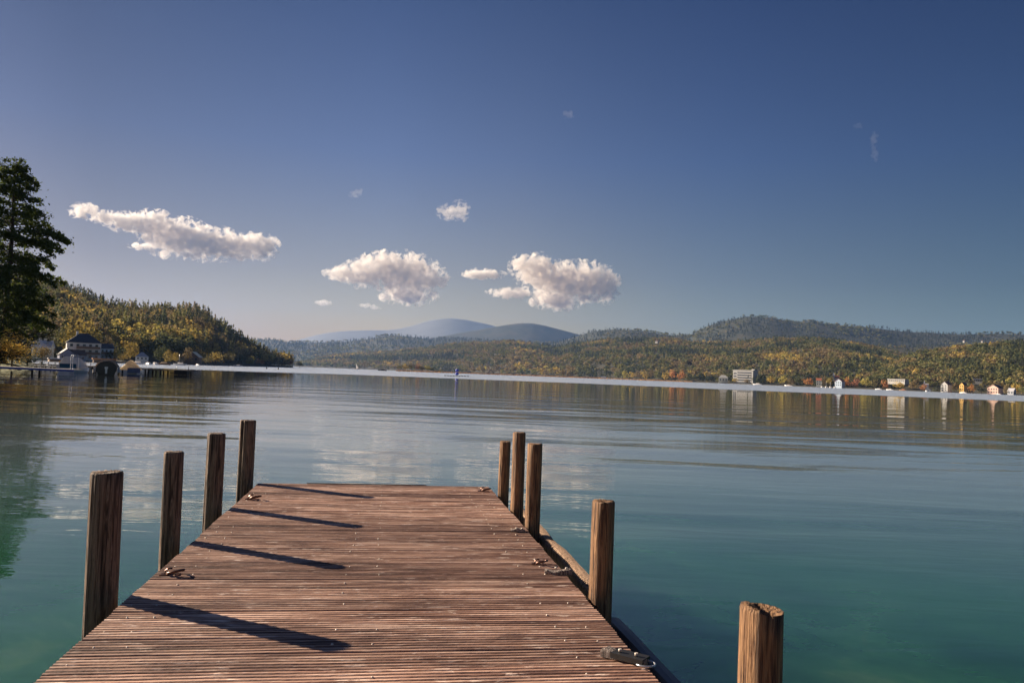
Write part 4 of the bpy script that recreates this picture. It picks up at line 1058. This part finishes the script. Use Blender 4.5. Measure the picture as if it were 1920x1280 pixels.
TR = [(1160, 694, 20, 'olive', 'olive tree at the left end of the yellow shore grove'), (1173, 693, 17, 'gold', 'first golden tree of the yellow shore grove'), (1186, 696, 15, 'gold', 'short bright yellow tree in the yellow shore grove'),
      (1198, 692, 17, 'brown', 'brown tree in the left half of the yellow shore grove'), (1210, 690, 17, 'gold', 'tall golden tree in the middle of the yellow shore grove'), (1222, 689, 18, 'brown', 'brownish tree right of the middle of the yellow shore grove'),
      (1235, 690, 17, 'olive', 'olive tree in the right half of the yellow shore grove'), (1248, 692, 17, 'gold', 'golden tree in the right half of the yellow shore grove'), (1262, 690, 18, 'orange', 'orange-brown tree near the right end of the yellow shore grove'),
      (1276, 691, 18, 'orange', 'orange tree ending the yellow shore grove'), (1292, 700, 20, 'green', 'dark green tree just right of the yellow shore grove'), (1312, 701, 22, 'dark', 'dark tree between the yellow grove and the pale hall'),
      (1334, 702, 20, 'dark', 'dark tree left of the low pale hall'), (1346, 706, 12, 'olive', 'olive bush at the left of the low pale hall'), (1378, 708, 12, 'gold', 'small yellow-green tree at the left corner of the white hotel'),
      (1401, 709, 13, 'brown', 'red-brown tree in front of the white hotel'), (1422, 703, 22, 'green', 'green tree at the right corner of the white hotel'), (1446, 704, 18, 'gold', 'golden tree second right of the white hotel'),
      (1466, 700, 21, 'gold', 'big yellow tree right of the white hotel'), (1484, 705, 18, 'brown', 'brown tree right of the big yellow one'), (1497, 703, 18, 'green', 'green tree left of the orange trees'),
      (1514, 706, 22, 'orange', 'wide orange tree left of the orange-brown house'), (1545, 700, 18, 'brown', 'tall brown tree just left of the church'), (1556, 706, 14, 'gold', 'small yellow tree at the foot of the church'),
      (1589, 704, 14, 'orange', 'orange tree right of the church'), (1604, 705, 17, 'red', 'red-brown tree second right of the church'), (1623, 707, 18, 'gold', 'yellow tree right of the red-brown one'),
      (1640, 706, 20, 'olive', 'olive tree left of the long low white building'), (1660, 708, 14, 'orange', 'bright orange tree left end of the long low white building'), (1686, 714, 22, 'gold', 'yellow-green tree in front of the long low white building'),
      (1710, 712, 20, 'brown', 'brown tree right of the long low white building'), (1731, 718, 14, 'orange', 'orange-red bush under the small white chapel'), (1752, 723, 11, 'green', 'small green cone-shaped tree right of the little white boathouse'),
      (1760, 712, 18, 'dark', 'dark tree behind the cone-shaped one'), (1790, 712, 22, 'brown', 'rusty brown tree between the white gabled villa and the yellow villa'), (1800, 728, 8, 'olive', 'small olive shrub at the foot of the yellow villa'),
      (1824, 718, 14, 'orange', 'orange tree at the right shoulder of the yellow villa'), (1840, 721, 24, 'dark', 'dark round tree right of the yellow villa'), (1872, 712, 30, 'brown', 'huge brown tree over the pink villa'),
      (1886, 722, 10, 'brown', 'slim brown tree beside the grey hut'), (1908, 716, 22, 'gold', 'yellow-green tree at the right edge above the grey hut'), (1918, 722, 18, 'olive', 'olive tree cut by the right edge')]
behind = {'over the pink villa': 30, 'behind the cone': 20}
for i_, (px, yt, wp, pal, lab) in enumerate(TR):
    D = dR(px)*1.008+(55 if 'huge' in lab or 'rusty' in lab or 'edge above' in lab else 12 if px > 1720 else 20)
    kd = 'fir' if 'cone' in lab else 'tall' if wp < 11 else 'broad'
    tree_px(px, yt, wp*(1.2 if kd == 'broad' else 1), D, kd, pal, lab, 'fir_tree' if kd == 'fir' else 'broadleaf_tree', group='single trees on the far shore', v=i_, z0=.7, n=240, bright=1.0 if pal in ('dark', 'green') else 1.45)

# ------------------------------------------------------------------ clouds: lumpy bodies of scattering vapour far beyond the ridge
CD = 17500.0
def cloud(label, blobs, seed, dens=.0125, amp=1.9, scale=.0070, depth=.46, name='cloud', stretch=1.0, thr=.0):
    k = CD/FOC; cx = sum(b[0] for b in blobs)/len(blobs); cy = sum(b[1] for b in blobs)/len(blobs)
    O = at(cx, cy, CD); rng = random.Random(seed); prm = []
    mb = MB()
    for (x, y, rx, ry) in blobs:
        c = at(x, y, CD)-O; r = (rx*k*1.0, max(rx, ry)*k*depth, ry*k*(.90 if ry > 18 else 1)); c[1] += rng.uniform(-.3, .3)*r[1]
        prm.append((c, r)); rings = []
        n = 14
        for i in range(1, 9):
            q = math.pi*i/9
            rings.append([Vector((c[0]+1.30*r[0]*math.sin(q)*math.cos(a), c[1]+1.25*r[1]*math.sin(q)*math.sin(a), c[2]+1.35*r[2]*math.cos(q))) for a in [j*2*math.pi/n for j in range(n)]])
        mb.loft(rings[::-1], True, True)
    me = mb.mesh(name)
    o = bpy.data.objects.new(name, me); col.objects.link(o); o.location = O
    md = o.modifiers.new('union', 'REMESH'); md.mode = 'VOXEL'; md.voxel_size = min(max(24.0, min(b[3] for b in blobs)*k*.30), 90)
    m = bpy.data.materials.new('cloud_vapour'); m.use_nodes = True; nt = m.node_tree; nt.nodes.remove(nt.nodes['Principled BSDF'])
    co = N(nt, 'ShaderNodeTexCoord').outputs['Object']; mn = None
    for c, r in prm:
        s = N(nt, 'ShaderNodeVectorMath', operation='SUBTRACT'); nt.links.new(co, s.inputs[0]); s.inputs[1].default_value = tuple(c)
        d = N(nt, 'ShaderNodeVectorMath', operation='DIVIDE'); nt.links.new(s.outputs[0], d.inputs[0]); d.inputs[1].default_value = r
        l = N(nt, 'ShaderNodeVectorMath', operation='LENGTH'); nt.links.new(d.outputs[0], l.inputs[0])
        if mn is None: mn = l.outputs['Value']
        else:
            q = N(nt, 'ShaderNodeMath', operation='SMOOTH_MIN'); nt.links.new(mn, q.inputs[0]); nt.links.new(l.outputs['Value'], q.inputs[1]); q.inputs[2].default_value = .25; mn = q.outputs[0]
    mp = N(nt, 'ShaderNodeMapping'); nt.links.new(co, mp.inputs[0]); mp.inputs['Scale'].default_value = (1/stretch, 1/stretch, 1); mp.inputs['Location'].default_value = (seed*31.0, seed*7.0, seed*3.0)
    nz = noise(nt, scale, 7, .60, mp.outputs[0], .5)
    # solid where (1 - distance) beats the eroding noise
    f = math_(nt, 'ADD', math_(nt, 'SUBTRACT', .93+thr, mn), math_(nt, 'MULTIPLY', math_(nt, 'SUBTRACT', nz, .5), amp*2))
    f = math_(nt, 'MULTIPLY', f, 3.6, None, True)
    v = N(nt, 'ShaderNodeVolumePrincipled'); v.inputs['Color'].default_value = (1.0, .972, .940, 1); v.inputs['Anisotropy'].default_value = .3
    nt.links.new(math_(nt, 'MULTIPLY', f, dens), v.inputs['Density']); nt.links.new(v.outputs[0], nt.nodes['Material Output'].inputs['Volume'])
    me.materials.append(m)
    tag(o, label, 'cloud', 'clouds over the lake')
cloud('long cream cloud trailing up to a wisp at its left end, leftmost in the sky', [(158, 396, 26, 14), (198, 408, 32, 12), (245, 416, 42, 20), (290, 424, 36, 30), (330, 445, 56, 38), (385, 456, 62, 32), (435, 462, 50, 26), (478, 462, 40, 26), (505, 462, 18, 20), (268, 462, 24, 7)], 1)
cloud('cream diamond-shaped cloud, middle of the three big ones', [(645, 513, 36, 13), (682, 512, 42, 26), (722, 505, 46, 34), (757, 515, 52, 42), (790, 520, 42, 34), (820, 524, 24, 12), (765, 552, 50, 20)], 2)
cloud('ragged cream and grey cloud, rightmost of the three big ones', [(905, 514, 38, 9), (985, 500, 28, 24), (1010, 510, 42, 34), (1052, 528, 56, 38), (1098, 530, 52, 40), (1135, 535, 26, 34), (958, 550, 40, 10), (1045, 562, 48, 20)], 3)
cloud('small torn cloud puff above and left of the ragged cloud', [(845, 398, 24, 14), (862, 396, 18, 20)], 4, .0035, 2.2, .010)
cloud('tiny thin cloud wisp high above the diamond-shaped cloud', [(664, 364, 10, 7), (672, 360, 8, 8)], 5, .0012, 2.4, .013)
cloud('tiny flat bright cloud low over the hills, left of the diamond-shaped cloud', [(605, 568, 18, 6)], 6, .008, 1.2, .009)
cloud('tiny flat cloud just below the diamond-shaped cloud', [(685, 573, 14, 5), (702, 576, 12, 5)], 7, .005, 1.6, .011)
cloud('faint upright cloud wisp alone high in the right of the sky', [(1638, 262, 8, 14), (1641, 288, 8, 14), (1608, 237, 9, 8)], 8, .0004, 2.4, .010)
cloud('faint small cloud wisp at the top middle of the sky', [(1066, 215, 12, 7)], 9, .0005, 2.4, .010)
# ------------------------------------------------------------------ air
hz = MB(); hz.box((0, 6000, 548), (36000, 19000, 1104))
m = bpy.data.materials.new('haze'); m.use_nodes = True; nt = m.node_tree
nt.nodes.remove(nt.nodes['Principled BSDF']); pv = nt.nodes.new('ShaderNodeVolumePrincipled')
pv.inputs['Density'].default_value = 3.8e-5; pv.inputs['Color'].default_value = (.20, .36, .72, 1); pv.inputs['Anisotropy'].default_value = .25
nt.links.new(pv.outputs[0], nt.nodes['Material Output'].inputs['Volume'])
tag(hz.build('haze', m), 'thin bluish haze filling the air over the lake', 'haze', kind='stuff')
